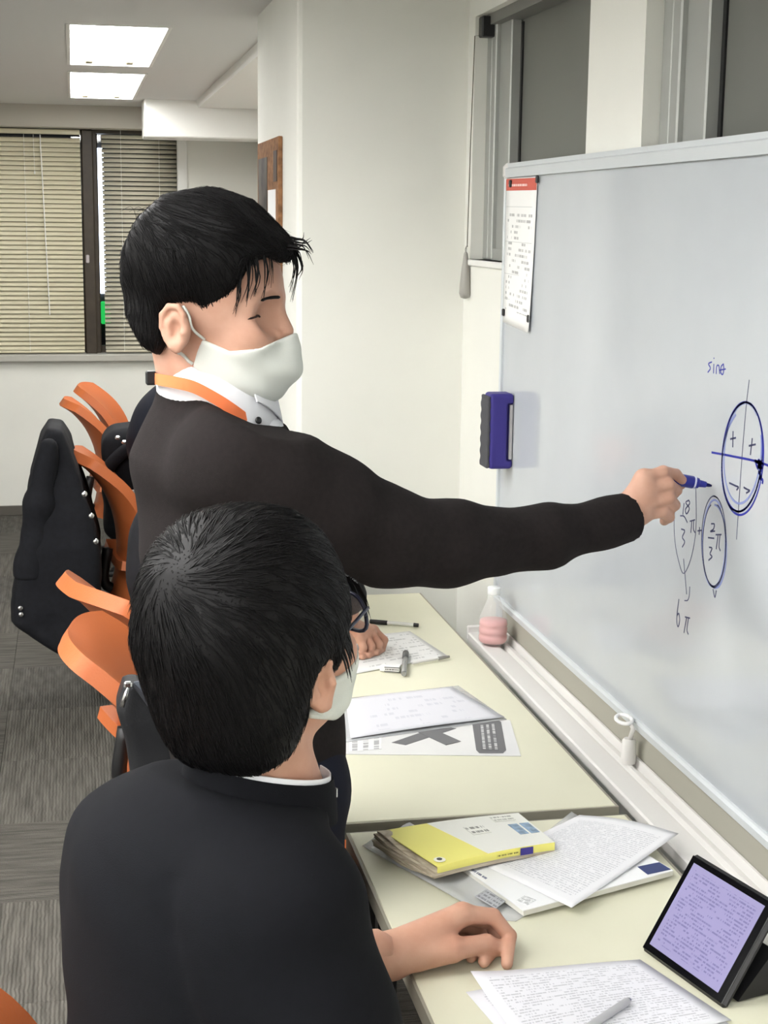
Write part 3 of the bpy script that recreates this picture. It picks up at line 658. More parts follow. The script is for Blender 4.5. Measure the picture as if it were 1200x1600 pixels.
# yellow book
yb = tag(empty('textbook', dz(700, 1330)), 'thick yellow and white paperback textbook with warped pages', 'book')
M_PAGES = mat('warped_pages', (206, 196, 176), .9, .1, var=.3, vscale=160, stretch=(.2, .2, 6), rgb2=(168, 156, 138))
M_YEL = mat('yellow_cover', (240, 233, 128), .4, .4); M_COV = mat('white_cover', (236, 236, 228), .4, .4)
tl, tr, br, bl = [dz(*p, DZ+.034) for p in ((597, 1298), (810, 1270), (867, 1316), (684, 1354))]
lift = lambda u, v: np.array((0, 0, .004*math.sin(math.pi*u)*(1-.3*v)))
def band(u0, u1, z, slant=0.0):
    L = lambda u, v: (bl*(1-u)+br*u)*(1-v)+(tl*(1-u)+tr*u)*v
    P = np.zeros((10, 8, 3))
    for i in range(10):
        for j in range(8):
            v = j/7; a0 = u0-(slant*v if u0 > 0 else 0); a1 = u1-(slant*v if u1 < 1 else 0); u = a0+(a1-a0)*i/9
            P[i, j] = L(u, v)+lift(u, v)+np.array((0, 0, z))
    return P
obj('cover_front', MB().slab(band(0, .42, 0, .10), .0015), M_YEL, yb, True, angle=40)
obj('cover_front', MB().slab(band(.42, 1, 0, .10), .0015), M_COV, yb, True, angle=40)
SPH = .012
spn = np.zeros((14, 4, 3))
for i in range(14):
    for j in range(4):
        u = i/13; spn[i, j] = bl*(1-u)+br*u+lift(u, 0)+np.array((0, 0, -SPH*(1-j/3)))+np.array((-.1, -.3, 0))*(.004*math.sin(math.pi*j/3))
obj('spine', MB().slab(spn, .0012), M_YEL, yb, True, angle=40)
sq = [bl*(1-u)+br*u+lift(u, 0)+np.array((-.0010, -.0032, -h)) for u, h in ((.70, SPH*.95), (.81, SPH*.95), (.81, SPH*.05), (.70, SPH*.05))]
obj('spine_title', MB().slab(quad(sq, 2, 2), .0006), mat('violet_print', (66, 58, 140), .5, .4), yb)
sq = [bl*(1-u)+br*u+lift(u, 0)+np.array((-.0010, -.0032, -h)) for u, h in ((.50, SPH*.7), (.68, SPH*.7), (.68, SPH*.3), (.50, SPH*.3))]
obj('spine_text', MB().slab(quad(sq, 2, 2), .0005), print_mat('spine_print', (240, 233, 128), (90, 84, 50), 1, 14, .9, 0), yb)
for (u0, u1, v0, v1) in ((.82, .89, .34, .66), (.91, .98, .34, .66)):
    P = quad([bl*(1-u)*(1-v)+br*u*(1-v)+tl*(1-u)*v+tr*u*v+lift(u, v)+np.array((0, 0, .0008)) for u, v in ((u0, v0), (u1, v0), (u1, v1), (u0, v1))], 2, 2)
    obj('blue_emblem', MB().slab(P, .0006), mat('pale_blue_print', (156, 182, 208), .5, .4, var=.25, vscale=90), yb)
P = quad([bl*(1-u)*(1-v)+br*u*(1-v)+tl*(1-u)*v+tr*u*v+lift(u, v)+np.array((0, 0, .0010)) for u, v in ((.50, .50), (.64, .50), (.64, .74), (.50, .74))], 2, 2)
obj('cover_title', MB().slab(P, .0006), print_mat('cover_print', (236, 236, 228), (110, 110, 104), 2, 9, .8, .02), yb)
P = quad([bl*(1-u)*(1-v)+br*u*(1-v)+tl*(1-u)*v+tr*u*v+lift(u, v)+np.array((0, 0, .0010)) for u, v in ((.76, .78), (.92, .78), (.92, .94), (.76, .94))], 2, 2)
obj('cover_title', MB().slab(P, .0006), print_mat('cover_print_small', (236, 236, 228), (150, 150, 144), 2, 16, .8, .02), yb)
cen = bl*.93*.9+br*.07*.9+tl*.1+np.array((0, 0, .0022))
obj('cover_sticker', MB().lathe([(.0085, 0), (.0085, .0006)], cen, 20), mat('sticker_white', (244, 242, 226), .5, .4), yb)
obj('sticker_print', MB().lathe([(.004, 0), (.004, .0005)], cen+np.array((.0, .001, .0006)), 12), mat('sticker_ink', (70, 70, 66), .5, .4), yb)
# bundle of warped pages, fanned at the open side
lf = tl-bl; ou = np.array((-lf[1], lf[0], 0)); ou /= np.linalg.norm(ou); ou = ou if ou[0] < 0 else -ou
for k in range(7):
    h = (k+.3)/7; P = np.zeros((14, 16, 3)); out = .030*math.sin(math.pi*min(1, .15+.6*(1-h)))*(.55+.1*math.sin(3*k))
    for i in range(14):
        for j in range(16):
            u, v = i/13, j/15; p = (bl*(1-u)+br*u)*(1-v)+(tl*(1-u)+tr*u)*v
            z = DZ+.019+(.013)*h+.003*math.sin(math.pi*u)
            ed = (1-u)**6; p = p+ou*(out*ed*(.5+.5*v)); z += -.005*ed*math.sin(3*v+k*.2)-.006*ed*(v > 0)*v*(1-h)+.0016*ed*math.sin(9*v+k)
            P[i, j] = (p[0], p[1], z)
    obj('page_bundle', MB().slab(P, .0025), M_PAGES, yb, True, angle=40)

# tablet in a folding case
A = np.array((.696, 1.733, DZ+.002)); B = np.array((.738, 1.571, DZ+.002)); bd = (B-A)/np.linalg.norm(B-A)
bk_ = np.array((-bd[1], bd[0], 0)); bk_ = bk_ if bk_[0] > 0 else -bk_; ang = math.radians(33)
up = np.array((0, 0, 1))*math.cos(ang)+bk_*math.sin(ang); nrm = np.cross(bd, up); nrm = nrm if nrm[0] < 0 else -nrm
RT = np.stack([bd, up, nrm], 1); WT, HT = np.linalg.norm(B-A), .141; ctr = (A+B)/2+up*HT/2
tb = tag(empty('tablet', (A+B)/2), 'black tablet in a folding case showing a lilac page, propped against the pen tray', 'tablet')
obj('case_body', MB().rbox(ctr-nrm*.004, (WT, HT, .011), .004, RT), M_BLACKP, tb)
obj('bezel', MB().rbox(ctr+nrm*.0018, (WT-.006, HT-.006, .002), .0008, RT), mat('glossy_bezel', (14, 14, 16), .12, .5), tb)
def tq(x0, x1, y0, y1, z): return quad([ctr+RT @ np.array(k) for k in ((x0, y0, z), (x1, y0, z), (x1, y1, z), (x0, y1, z))], 2, 2)
sx0, sx1, sy0, sy1 = -WT/2+.012, WT/2-.016, -HT/2+.012, HT/2-.011
obj('screen', MB().slab(tq(sx0, sx1, sy0, sy1, .0031), .0004), print_mat('screen_page', (140, 135, 172), (88, 84, 124), 26, 60, .55, .06, .12, strength=.55, emit=.08), tb)
pst = ctr-nrm*.012+up*.03
obj('case_stand', MB().prism([(.014, 0), (.095, 0), (.066, .062)], -WT/2+.01, WT/2-.005, lambda a, b, t: tuple((A+B)/2+bd*t+bk_*(a+.012)+np.array((0, 0, b*.9+.0005)))), M_BLACKP, tb)
# answer sheets and pencil
M_ANS = print_mat('answer_print', (224, 224, 229), (96, 98, 112), 34, 110, .55, .07, vertical=True, strength=.36)
sheet('answer_sheet', [(728, 1550), (830, 1668), (1140, 1600), (990, 1504)], DZ+.0008, M_ANS, 'white answer sheet underneath, showing its left corner at the front of the near desk', 'paper', None)
sheet('answer_sheet', [(735, 1529), (842, 1662), (1143, 1594), (1000, 1499)], DZ+.003, M_ANS, 'uppermost white printed answer sheet at the front of the near desk under the grey pencil', 'paper', lambda u, v: np.array((0, 0, .010*(1-v)**4*(1-u)**3+.003*math.sin(math.pi*v))))
stick('mechanical_pencil', dz(984, 1562, DZ+.0115), dz(918, 1606, DZ+.0105), .005, 'grey mechanical pencil lying on the printed answer sheet', 'pencil', [('push_button', 0, .05, .003, .0034, M_CHROME), ('barrel', .05, 1, .0050, .0050, mat('pencil_barrel', (176, 176, 180), .35, .5))])

# ------------------------------------------------------------------ chairs
def make_chair():
    t = empty('task_chair', (0, 0, 0))
    prof = spline([(-.035, .37), (-.012, .43), (0, .53), (-.012, .64), (-.05, .735), (-.105, .805), (-.155, .845)], 22)
    nu = 25; P = np.zeros((nu, 22, 3))
    for i in range(nu):
        u = -1+2*i/(nu-1)
        for j in range(22):
            v = j/21; w = .215*(1-.20*max(0, v-.55)**1.3/.35-.10*(1-v)); wing = .08*abs(u)**2.6*(1-.45*v)
            nx = prof[j][0]+wing; nz = prof[j][1]-.05*abs(u)**2.5*max(0, v-.5)+(.018*(abs(u)**1.2-.4)*max(0, v-.85)/.15)
            P[i, j] = (nx, -u*w, nz)
    bk = obj('backrest', MB().slab(P, .034), M_ORANGE, t, True, local=True, angle=60)
    P = np.zeros((17, 17, 3))
    for i in range(17):
        for j in range(17):
            u, v = -1+i/8, j/16; r = 1-.12*v**4
            P[i, j] = (-.02+.44*v-.03*abs(u)**3*v, u*.225*r*(1-.15*(1-v)**3), .455+.02*(abs(u)**2.5)-.03*max(0, v-.8)**1.5*4+.02*(1-v)**3)
    obj('seat', MB().slab(P, .03), M_ORANGE, t, True, local=True, angle=60)
    obj('seat_plate', MB().rbox((.2, 0, .40), (.2, .16, .035), .006), M_BLACKP, t, local=True)
    obj('back_bracket', MB().tube(spline([(.12, 0, .39), (.0, 0, .385), (-.05, 0, .42), (-.035, 0, .53)], 14), .018, 8), M_BLACKP, t, True, local=True)
    obj('gas_column', MB().lathe([(.03, .09), (.03, .22), (.018, .222), (.018, .39)], (.2, 0, 0), 16), M_BLACKP, t, True, local=True, angle=40)
    for k in range(5):
        a = 2*math.pi*k/5+.3; d = np.array((math.cos(a), math.sin(a), 0)); c = np.array((.2, 0, 0))
        lg = obj('base_leg', MB().tube([c+d*.02+np.array((0, 0, .105)), c+d*.27+np.array((0, 0, .075))], [.022, .014], 8), M_BLACKP, t, True, local=True)
        n = np.cross(d, (0, 0, 1)); obj('caster', MB().lathe([(.012, -.012), (.026, -.011), (.028, 0), (.026, .011), (.012, .012)], c+d*.26+np.array((0, 0, .0285)), 14, axis=n), M_BLACKP, lg, True, local=True, angle=40)
    return t
ch0 = make_chair(); CH = 'orange shell chairs along the desks'
chairs = [(-.075, 1.44, math.radians(8), 'orange shell chair cut off at the lower left corner, under the nearest student'),
          (.112, 2.82, math.radians(-6), 'orange shell chair with a black zipped bag on it, behind the nearest student'),
          (.118, 3.25, math.radians(22), 'orange shell chair of the hidden student, only the tip of its back showing'),
          (.125, 5.12, math.radians(7), 'orange shell chair with a black coat hung over its back'),
          (.085, 6.60, math.radians(6), 'orange shell chair behind the one with the coat'),
          (.145, 7.16, math.radians(-8), 'orange shell chair furthest from the camera, near the blinds')]
for i, (x, y, a, l) in enumerate(chairs):
    c = ch0 if i == 0 else copy_tree(ch0)
    c.location = (x, y, 0); c.rotation_euler = (0, 0, a); tag(c, l, 'chair', CH)

# ------------------------------------------------------------------ people
M_SKIN = mat('skin', (198, 156, 136), .5, .35, var=.10, vscale=25, rgb2=(186, 142, 121), bump=.06, bscale=500, sss=.04)
M_SKIN2 = mat('skin_tan', (198, 154, 132), .5, .35, var=.10, vscale=25, rgb2=(188, 140, 118), bump=.06, bscale=500, sss=.04)
M_HAIR = mat('black_hair', (15, 14, 15), .52, .17)
M_HAIRB = mat('black_hair_base', (15, 14, 15), .6, .25)
M_MASK = mat('white_mask_cloth', (214, 217, 211), .85, .2, bump=.1, bscale=700)
M_SHIRT = mat('white_shirt', (222, 223, 227), .8, .2)
M_SWEAT = mat('charcoal_sweater', (37, 33, 33), .95, .15, var=.12, vscale=150, bump=.35, bscale=900)
M_TROUS = mat('navy_trousers', (24, 26, 38), .9, .2, bump=.15, bscale=700)
M_GAKU = mat('black_uniform', (15, 16, 20), .9, .15, var=.08, vscale=80, bump=.2, bscale=900)
M_NAVY = mat('navy_jacket', (24, 26, 36), .8, .25, bump=.2, bscale=500)
M_LANY = mat('orange_lanyard', (238, 126, 78), .7, .3)
M_LASH = mat('lash_black', (44, 30, 26), .7, .2)
M_SHOE = mat('black_shoe', (20, 20, 21), .4, .5)

def face_sdf(P, nx=.014):
    Q = P.copy(); Q[:, 1] = np.abs(Q[:, 1])
    d = ell(Q, (.0105, 0, .055), (.0925, .078, .083))
    d = smin(d, ell(Q, (.045, 0, .02), (.059, .064, .075)), .02)
    d = smin(d, ell(Q, (.045, 0, -.05), (.052, .05, .042)), .03)
    d = smin(d, sph(Q, (.088, .0, -.072), .018), .02)
    d = smin(d, sph(Q, (.074, .036, -.014), .028), .02)
    d = smin(d, cap(Q, (.096, .008, .033), (.074, .05, .03), .009, .008), .012)
    d = smin(d, ell(Q, (.096, 0, -.045), (.016, .022, .014)), .012)
    d = smax(d, -sph(Q, (.103, .037, .015), .023), .014)
    d = smin(d, sph(Q, (.0675, .034, .0145), .0135), .005)
    d = smin(d, cap(Q, (.099, 0, .026), (.112, 0, -.005), .006, .0088), .008)
    d = smin(d, sph(Q, (.102, .0105, -.012), .0078), .005)
    d = smax(d, -sph(Q, (.108, .006, -.0205), .004), .003)
    # ear
    e = np.stack([Q[:, 0]+.009, Q[:, 1]-.078, (Q[:, 2]+.001)/.92], 1)
    a = .42; e = np.stack([e[:, 0]*math.cos(a)+e[:, 1]*math.sin(a), -e[:, 0]*math.sin(a)+e[:, 1]*math.cos(a), e[:, 2]], 1).astype(np.float32)
    ear = ell(e, (-.002, .0, .0), (.019, .005, .029))
    ear = smin(ear, ell(e, (.002, -.004, -.004), (.014, .01, .022)), .006)
    ear = smax(ear, -ell(e, (.002, .008, -.003), (.010, .0095, .014)), .004)
    rim = [(.011, .002, .004), (.012, .004, .018), (.005, .005, .028), (-.008, .006, .028), (-.018, .006, .016), (-.019, .005, .0), (-.014, .004, -.014), (-.006, .003, -.024)]
    ear = smin(ear, chain(e, rim, [.003, .0036, .004, .004, .004, .0038, .0036, .0045], .002), .003)
    ear = smin(ear, chain(e, [(-.002, .004, .017), (-.009, .005, .006), (-.007, .004, -.009)], [.003, .0034, .003], .002), .003)
    ear = smin(ear, sph(e, (.011, .003, -.006), .0045), .004)
    ear = smin(ear, ell(e, (.0, .001, -.026), (.008, .0045, .008)), .005)
    d = smin(d, ear, .005)
    d = smin(d, cap(Q, (nx-.020, 0, -.03), (nx, 0, -.135), .052, .051), .022)
    return d

def grad(fn, P, e=.0015):
    g = np.stack([fn(P+np.float32(e)*np.eye(3, dtype=np.float32)[i])-fn(P-np.float32(e)*np.eye(3, dtype=np.float32)[i]) for i in range(3)], 1)
    return g/(np.linalg.norm(g, axis=1, keepdims=True)+1e-9)
def strands(mb, roots, fn, flow, nseg, length, off, r, xf, curl=.0):
    """hair locks: tapering strips that follow the surface fn = 0 along flow"""
    p = roots.astype(np.float32); N = len(p); n = grad(fn, p); p = p-n*fn(p)[:, None]; path = [p.copy()]; nn = [n]
    L = length[:, None]/nseg
    dprev = None; wob = rng.normal(0, .35, (N, 3)).astype(np.float32)
    for s in range(nseg):
        d = flow(p)+wob*.45; d = d-n*(d*n).sum(1, keepdims=True); d /= (np.linalg.norm(d, axis=1, keepdims=True)+1e-9)
        if dprev is not None: d = .55*d+.45*dprev; d /= (np.linalg.norm(d, axis=1, keepdims=True)+1e-9)
        dprev = d; p = p+d*L; n = grad(fn, p); t = (s+1)/nseg
        p = p-n*(fn(p)-(off[:, 0]*(1-t)+off[:, 1]*t))[:, None]; path.append(p.copy()); nn.append(n)
    P = np.stack(path, 1); NN = np.stack(nn, 1); T = np.gradient(P, axis=1); T /= (np.linalg.norm(T, axis=2, keepdims=True)+1e-9)
    S = np.cross(T, NN); S /= (np.linalg.norm(S, axis=2, keepdims=True)+1e-9)
    m = nseg+1; w = (r[:, None]*np.sqrt(np.clip(1-np.linspace(0, 1, m)**2.2, .02, 1))[None])[:, :, None]
    V = np.stack([P+S*w, P+NN*w*.55, P-S*w, P-NN*w*.4], 2)          # (N, m, 4, 3)
    V = V.reshape(-1, 3) @ xf[1].T+xf[0]
    base = (np.arange(N)*m*4)[:, None, None]+(np.arange(nseg)*4)[None, :, None]+np.arange(4)[None, None]
    nx = (np.arange(N)*m*4)[:, None, None]+(np.arange(nseg)*4)[None, :, None]+((np.arange(4)+1) % 4)[None, None]
    F = np.stack([base, nx, nx+4, base+4], -1).reshape(-1, 4)
    mb.add(V, F.tolist())

def surf_points(fn, lo, hi, n, keep=None):
    lo = np.array(lo); hi = np.array(hi); out = []
    tot = 0
    while tot < n:
        P = (lo+rng.rand(6000, 3)*(hi-lo)).astype(np.float32)
        P = P[np.abs(fn(P)) < .012]; g = grad(fn, P); P = P-g*fn(P)[:, None]
        if keep is not None: P = P[keep(P)]
        out.append(P); tot += len(P)
    return np.concatenate(out)[:n]

def hand_sdf(J, rad, palm, k=.006):
    """J: finger joint lists; palm: capsules (a, b, ra, rb)"""
    def fn(P):
        d = None
        for (a, b, ra, rb) in palm:
            e = cap(P, a, b, ra, rb); d = e if d is None else smin(d, e, .014)
        for pts, r in zip(J, rad):
            e = chain(P, pts, r, .0025); d = smin(d, e, k)
        return d
    return fn

def part_mesh(name, fn, lo, hi, h, m, parent, xf=None, smooth=True):
    return obj(name, nmesh(fn, lo, hi, h, xf), m, parent, smooth)

def wr(P, amp, f1=70., f2=43., ph=0.0):
    """soft cloth folds"""
    x, y, z = P[:, 0], P[:, 1], P[:, 2]
    return amp*(np.sin(f1*(z+.35*x)+2.0*np.sin(18*x+ph)+ph)*np.sin(f2*(x-.5*y)+1.7*np.sin(23*z+1+ph))).astype(np.float32)

# ---------------------------------------------------------------- the teacher
TH = np.array(at(310, 505, Y=2.05)); tf = frame((.956, -.29, -.02)); TS_ = 1.06
T_XF = (TH, tf*TS_)
teacher = tag(empty('person', (.24, 2.06, 0)), 'standing person in charcoal sweater, white mask and orange lanyard, pointing a blue marker', 'person')
body = MB()
nmesh(face_sdf, (-.13, -.115, -.17), (.15, .115, .16), .0030, T_XF, body)
# hand holding the marker
def tp(x, y, dy): return at(x, y, Y=2.13+dy)
wrist = tp(976, 806, 0)
J = [[tp(1006, 748, -.006), tp(1036, 737, -.004), tp(1056, 741, .012), tp(1066, 750, .020)],
     [tp(1010, 765, -.012), tp(1044, 757, -.010), tp(1057, 766, .010), tp(1054, 772, .026)],
     [tp(1010, 784, -.010), tp(1044, 778, -.010), tp(1053, 789, .008), tp(1047, 796, .022)],
     [tp(1004, 803, -.004), tp(1034, 799, -.004), tp(1045, 808, .008), tp(1038, 814, .022)],
     [tp(990, 778, .020), tp(1012, 758, .036), tp(1040, 754, .040), tp(1064, 757, .036)]]
rad = [[.0105, .0092, .0082, .0070], [.0108, .0096, .0085, .0072], [.0112, .0106, .0094, .0078], [.0106, .0098, .0086, .0072], [.0135, .0115, .0098, .0080]]
palm = [(wrist, J[0][0], .021, .0135), (wrist, J[1][0], .023, .0135), (wrist, J[2][0], .022, .013), (wrist, J[3][0], .021, .0125), (wrist, J[4][0], .018, .015), (tp(930, 820, -.008), wrist, .027, .0235), (J[0][0], J[3][0], .0105, .0095)]
fn = hand_sdf(J, rad, palm)
nmesh(fn, np.array(tp(925, 815, 0))-(.03, .08, .06), np.array(tp(1070, 780, 0))+(.03, .09, .06), .0021, None, body)
# clothed limbs underneath
ARM_R = [(.20, 1.915, 1.318), (.250, 1.925, 1.288), (.315, 1.94, 1.250), (.400, 1.97, 1.208), (.495, 2.0, 1.186), (.642, 2.06, 1.178), (.800, 2.122, 1.191)]
ARM_L = [(.20, 2.215, 1.315), (.20, 2.27, 1.20), (.205, 2.30, 1.06), (.27, 2.27, .95), (.33, 2.20, .87)]
def NECK(x): return np.interp(x, (.10, .155, .19, .225, .262), (1.400, 1.394, 1.376, 1.358, 1.350)).astype(np.float32) if hasattr(x, 'astype') and np.ndim(x) else float(np.interp(x, (.10, .155, .19, .225, .262), (1.400, 1.394, 1.376, 1.358, 1.350)))
def t_core(P, g=0.0):
    d = ell(P, (.205, 2.065, 1.185), (.125+g, .165+g, .19+g))
    d = smin(d, ell(P, (.225, 2.06, 1.03), (.125+g, .15+g, .16+g)), .05)
    d = smin(d, ell(P, (.240, 2.06, .90), (.125+g, .165+g, .13+g)), .05)
    d = smin(d, cap(P, (.182, 1.95, 1.315), (.182, 2.18, 1.315), .062+g, .062+g), .05)
    d = smin(d, cap(P, (.168, 2.06, 1.30), (.174, 2.06, 1.372), .098+g, .074+g), .05)
    return d
def t_body(P):
    d = t_core(P, -.018)
    d = smin(d, chain(P, ARM_R, [.05, .05, .05, .046, .04, .034, .026], .02), .03)
    d = smin(d, chain(P, ARM_L, [.05, .05, .042, .036, .028], .02), .03)
    for y in (1.975, 2.145): d = smin(d, chain(P, [(.235, y, .86), (.25, y, .48), (.215, y, .10), (.28, y-.01, .05)], [.085, .056, .04, .032], .02), .03)
    return d
nmesh(lambda P: smax(t_body(P), P[:, 2]-NECK(P[:, 0])+.022, .01), (.0, 1.80, .01), (.84, 2.40, 1.46), .012, None, body)
obj('body', body, M_SKIN, teacher, True)
def sleeve(P, arm, rr): return chain(P, arm, rr, .03)
def t_sweater(P):
    x, y, z = P[:, 0], P[:, 1], P[:, 2]
    d = t_core(P)
    s = sleeve(P, ARM_R, [.072, .072, .071, .063, .053, .043, .037])
    s = s+wr(P, .0035, 48, 30)*np.clip((x-.28)*6, 0, 1)
    d = smin(d, s, .05)
    d = smin(d, sleeve(P, ARM_L, [.07, .066, .056, .048, .04]), .04)
    d = d+wr(P, .0028, 26, 20, 1.0)
    d = smax(d, -(z-.795), .008)                                       # hem
    cz = NECK(x)                                                       # neckline, lower at the front
    d = smax(d, np.minimum(z-cz, 1.0), .006)
    ax = np.array(ARM_R[-1])-np.array(ARM_R[-2]); ax /= np.linalg.norm(ax)
    d = smax(d, (P-np.array(ARM_R[-1], np.float32)) @ ax.astype(np.float32)-.004, .004)
    return d
part_mesh('sweater', t_sweater, (.0, 1.80, .78), (.83, 2.40, 1.43), .0062, M_SWEAT, teacher)
part_mesh('trousers', lambda P: smax(smin(ell(P, (.245, 2.06, .86), (.115, .155, .14)), np.minimum(chain(P, [(.25, 1.97, .84), (.255, 1.968, .48), (.215, 1.97, .10)], [.10, .078, .06], .03), chain(P, [(.25, 2.15, .84), (.255, 2.152, .48), (.215, 2.15, .10)], [.10, .078, .06], .03)), .04)+wr(P, .003, 30, 20), -(P[:, 2]-.06), .006), (.08, 1.80, .04), (.40, 2.32, 1.02), .011, M_TROUS, teacher)
for y in (1.97, 2.15):
    part_mesh('shoe', lambda P: smax(smin(ell(P, (.20, y, .05), (.06, .045, .05)), ell(P, (.29, y-.01, .035), (.09, .046, .036)), .03), -(P[:, 2]-.001), .004), (.10, y-.08, -.01), (.42, y+.08, .12), .006, M_SHOE, teacher)
# shirt collar
def collar(c0, c1, rx0, ry0, rx1, ry1, zb, zf, h, flare=0.0, n=40, gap=.35, ang=0.0):
    """open band around the neck: bottom loop to top loop; zb / zf heights at back and front"""
    P = np.zeros((n, 7, 3)); ca, sa = math.cos(ang), math.sin(ang)
    for i in range(n):
        a = gap+(2*math.pi-2*gap)*i/(n-1)
        for j in range(7):
            v = j/6; f = flare*math.sin(math.pi*v)
            rx, ry = rx0+(rx1-rx0)*v+f, ry0+(ry1-ry0)*v+f; c = np.array(c0)*(1-v)+np.array(c1)*v
            lx, ly = rx*math.cos(a), ry*math.sin(a); k = (1-math.cos(a))/2
            P[i, j] = (c[0]+lx*ca-ly*sa, c[1]+lx*sa+ly*ca, zf+(zb-zf)*k+h*v*(1 if not callable(h) else 1))
    return P
P = np.zeros((56, 8, 3))
for i in range(56):
    a = .10+(2*math.pi-.20)*i/55
    for j in range(8):
        v = j/7; x = .187+(.081-.006*v+.004*math.sin(math.pi*v))*math.cos(a-.10); y = 2.06+(.088-.012*v+.004*math.sin(math.pi*v))*math.sin(a-.10)
        zb = NECK(x)-.016-.012*max(0, math.cos(a))**8; zt = np.interp(x, (.105, .147, .18, .262), (1.441, 1.432, 1.421, 1.398))
        P[i, j] = (x, y, zb+(zt-zb)*v)
obj('shirt_collar', MB().slab(P, .003), M_SHIRT, teacher, True, angle=60)
fl = [(.100, -.9), (.105, -.5), (.108, -.22), (.100, -.10)]
P = np.zeros((10, 6, 3))
for i in range(10):
    a = -.95+.85*i/9
    for j in range(6):
        v = j/5; k = (i/9); x = .187+(.078+.010*v)*math.cos(a-.10); y = 2.06+(.083+.010*v)*math.sin(a-.10); zt = np.interp(x, (.105, .147, .18, .262), (1.441, 1.432, 1.421, 1.398))
        P[i, j] = (x, y, zt-.001-(.018+.030*k**1.5)*v)
obj('collar_wing', MB().slab(P[:, ::-1], .002), M_SHIRT, teacher, True, angle=60)
p = at(403, 657, Y=1.985)
obj('shirt_placket', nmesh(lambda P: smax(ell(P, (.235, 2.045, 1.335), (.04, .05, .045)), P[:, 2]-1.372+.2*(P[:, 0]-.2), .004), (.18, 1.97, 1.27), (.29, 2.12, 1.40), .004), M_SHIRT, teacher, True)
obj('shirt_button', MB().lathe([(.003, 0), (.0048, .0006), (.0048, .0022), (.002, .003)], p, 14, axis=(.5, -.85, .2)), M_BLACKP, teacher, True)
# lanyard band
lan = spline([at(238, 591, Y=2.04), at(252, 594, Y=1.997), at(275, 598, Y=1.969), at(305, 606, Y=1.960), at(342, 626, Y=1.960), at(366, 642, Y=1.966), at(386, 657, Y=1.978)], 30)
g = np.zeros((30, 3, 3))
for j in range(3):
    t = np.linspace(0, 1, 30)[:, None]; g[:, j] = lan+(j-1)*(np.array((.0, .0, .0074))*(1-t*.45)+np.array((.002, .002, .004))*t)+(0, 0.0012*(j-1)**2, 0)
obj('lanyard', MB().slab(g, .0018), M_LANY, teacher, True, angle=60)
obj('lanyard_clip', MB().rbox(lan[0]+np.array((-.002, -.004, .001)), (.014, .018, .018), .002), M_BLACKP, teacher)
# mask
MASKP = [(.150, -.002), (.120, -.008), (.088, -.023), (.052, -.028), (.0176, -.015), (.011, -.03), (.005, -.050), (.05, -.078), (.09, -.098), (.150, -.098)]
def mask_sdf(P):
    Q = P.copy(); Q[:, 1] = np.abs(Q[:, 1])
    d = ell(Q, (.066, 0, -.046), (.060, .055, .054))
    d = smin(d, cap(Q, (.106, 0, -.012), (.112, .0, -.045), .012, .014), .03)
    d = smin(d, face_sdf(P)-.0035, .008)
    d = d+.0012*np.sin(160*P[:, 2]+60*P[:, 0]).astype(np.float32)*np.clip((P[:, 0]-.03)*20, 0, 1)
    return smax(d, poly2(P[:, 0], P[:, 2], MASKP), .003)
part_mesh('face_mask', mask_sdf, (-.01, -.085, -.115), (.145, .085, .01), .0024, M_MASK, teacher, T_XF)
def TL(p): return np.array(p) @ T_XF[1].T+T_XF[0]
def proj(p, fn, o):
    p = np.array([p], np.float32)
    for _ in range(4): g = grad(fn, p); p = p-g*(fn(p)-o)[:, None]
    return p[0]
for sgn in (-1, 1):
    up_ = spline([(.020, sgn*.066, -.017), (.010, sgn*.076, .004), (-.001, sgn*.082, .024)], 12)
    lo_ = spline([(.007, sgn*.064, -.047), (-.002, sgn*.070, -.038), (-.012, sgn*.078, -.026)], 10)
    up_ = list(spline([proj(q, face_sdf, .002) for q in up_[::4]]+[proj(up_[-1], face_sdf, .002)], 16))+[np.array((-.012, sgn*.068, .022))]; lo_ = [proj(q, face_sdf, .0016) for q in lo_[:-2]]+[np.array((-.018, sgn*.060, -.024))]
    obj('ear_loop', MB().tube([TL(q) for q in up_], .0019, 6).tube([TL(q) for q in lo_], .0022, 6), M_MASK, teacher, True)
    ln = np.array([proj(q, face_sdf, .0013) for q in spline(((.062, sgn*.0480, .0112), (.070, sgn*.0452, .0145), (.077, sgn*.0390, .0148), (.0805, sgn*.033, .0130)), 20)])
    for _ in range(1): ln[1:-1] = (ln[:-2]+2*ln[1:-1]+ln[2:])/4
    ln = [TL(q+np.array((.0004, sgn*.0006, 0))) for q in ln]
    obj('eyelashes', MB().tube(ln, [.0004]+[.0014]*18+[.0004], 6), M_LASH, teacher, True)
    br = [TL(q) for q in spline([proj((.097-.024*t**1.6, sgn*(.012+.030*t), .039+.005*math.sin(2.2*t)-.004*t), face_sdf, .0008) for t in (0, .35, .7, 1)], 12)]
    obj('eyebrow', MB().tube(br, [.0012]+[.0024]*5+[.0020]*5+[.0006], 6), M_HAIR, teacher, True)
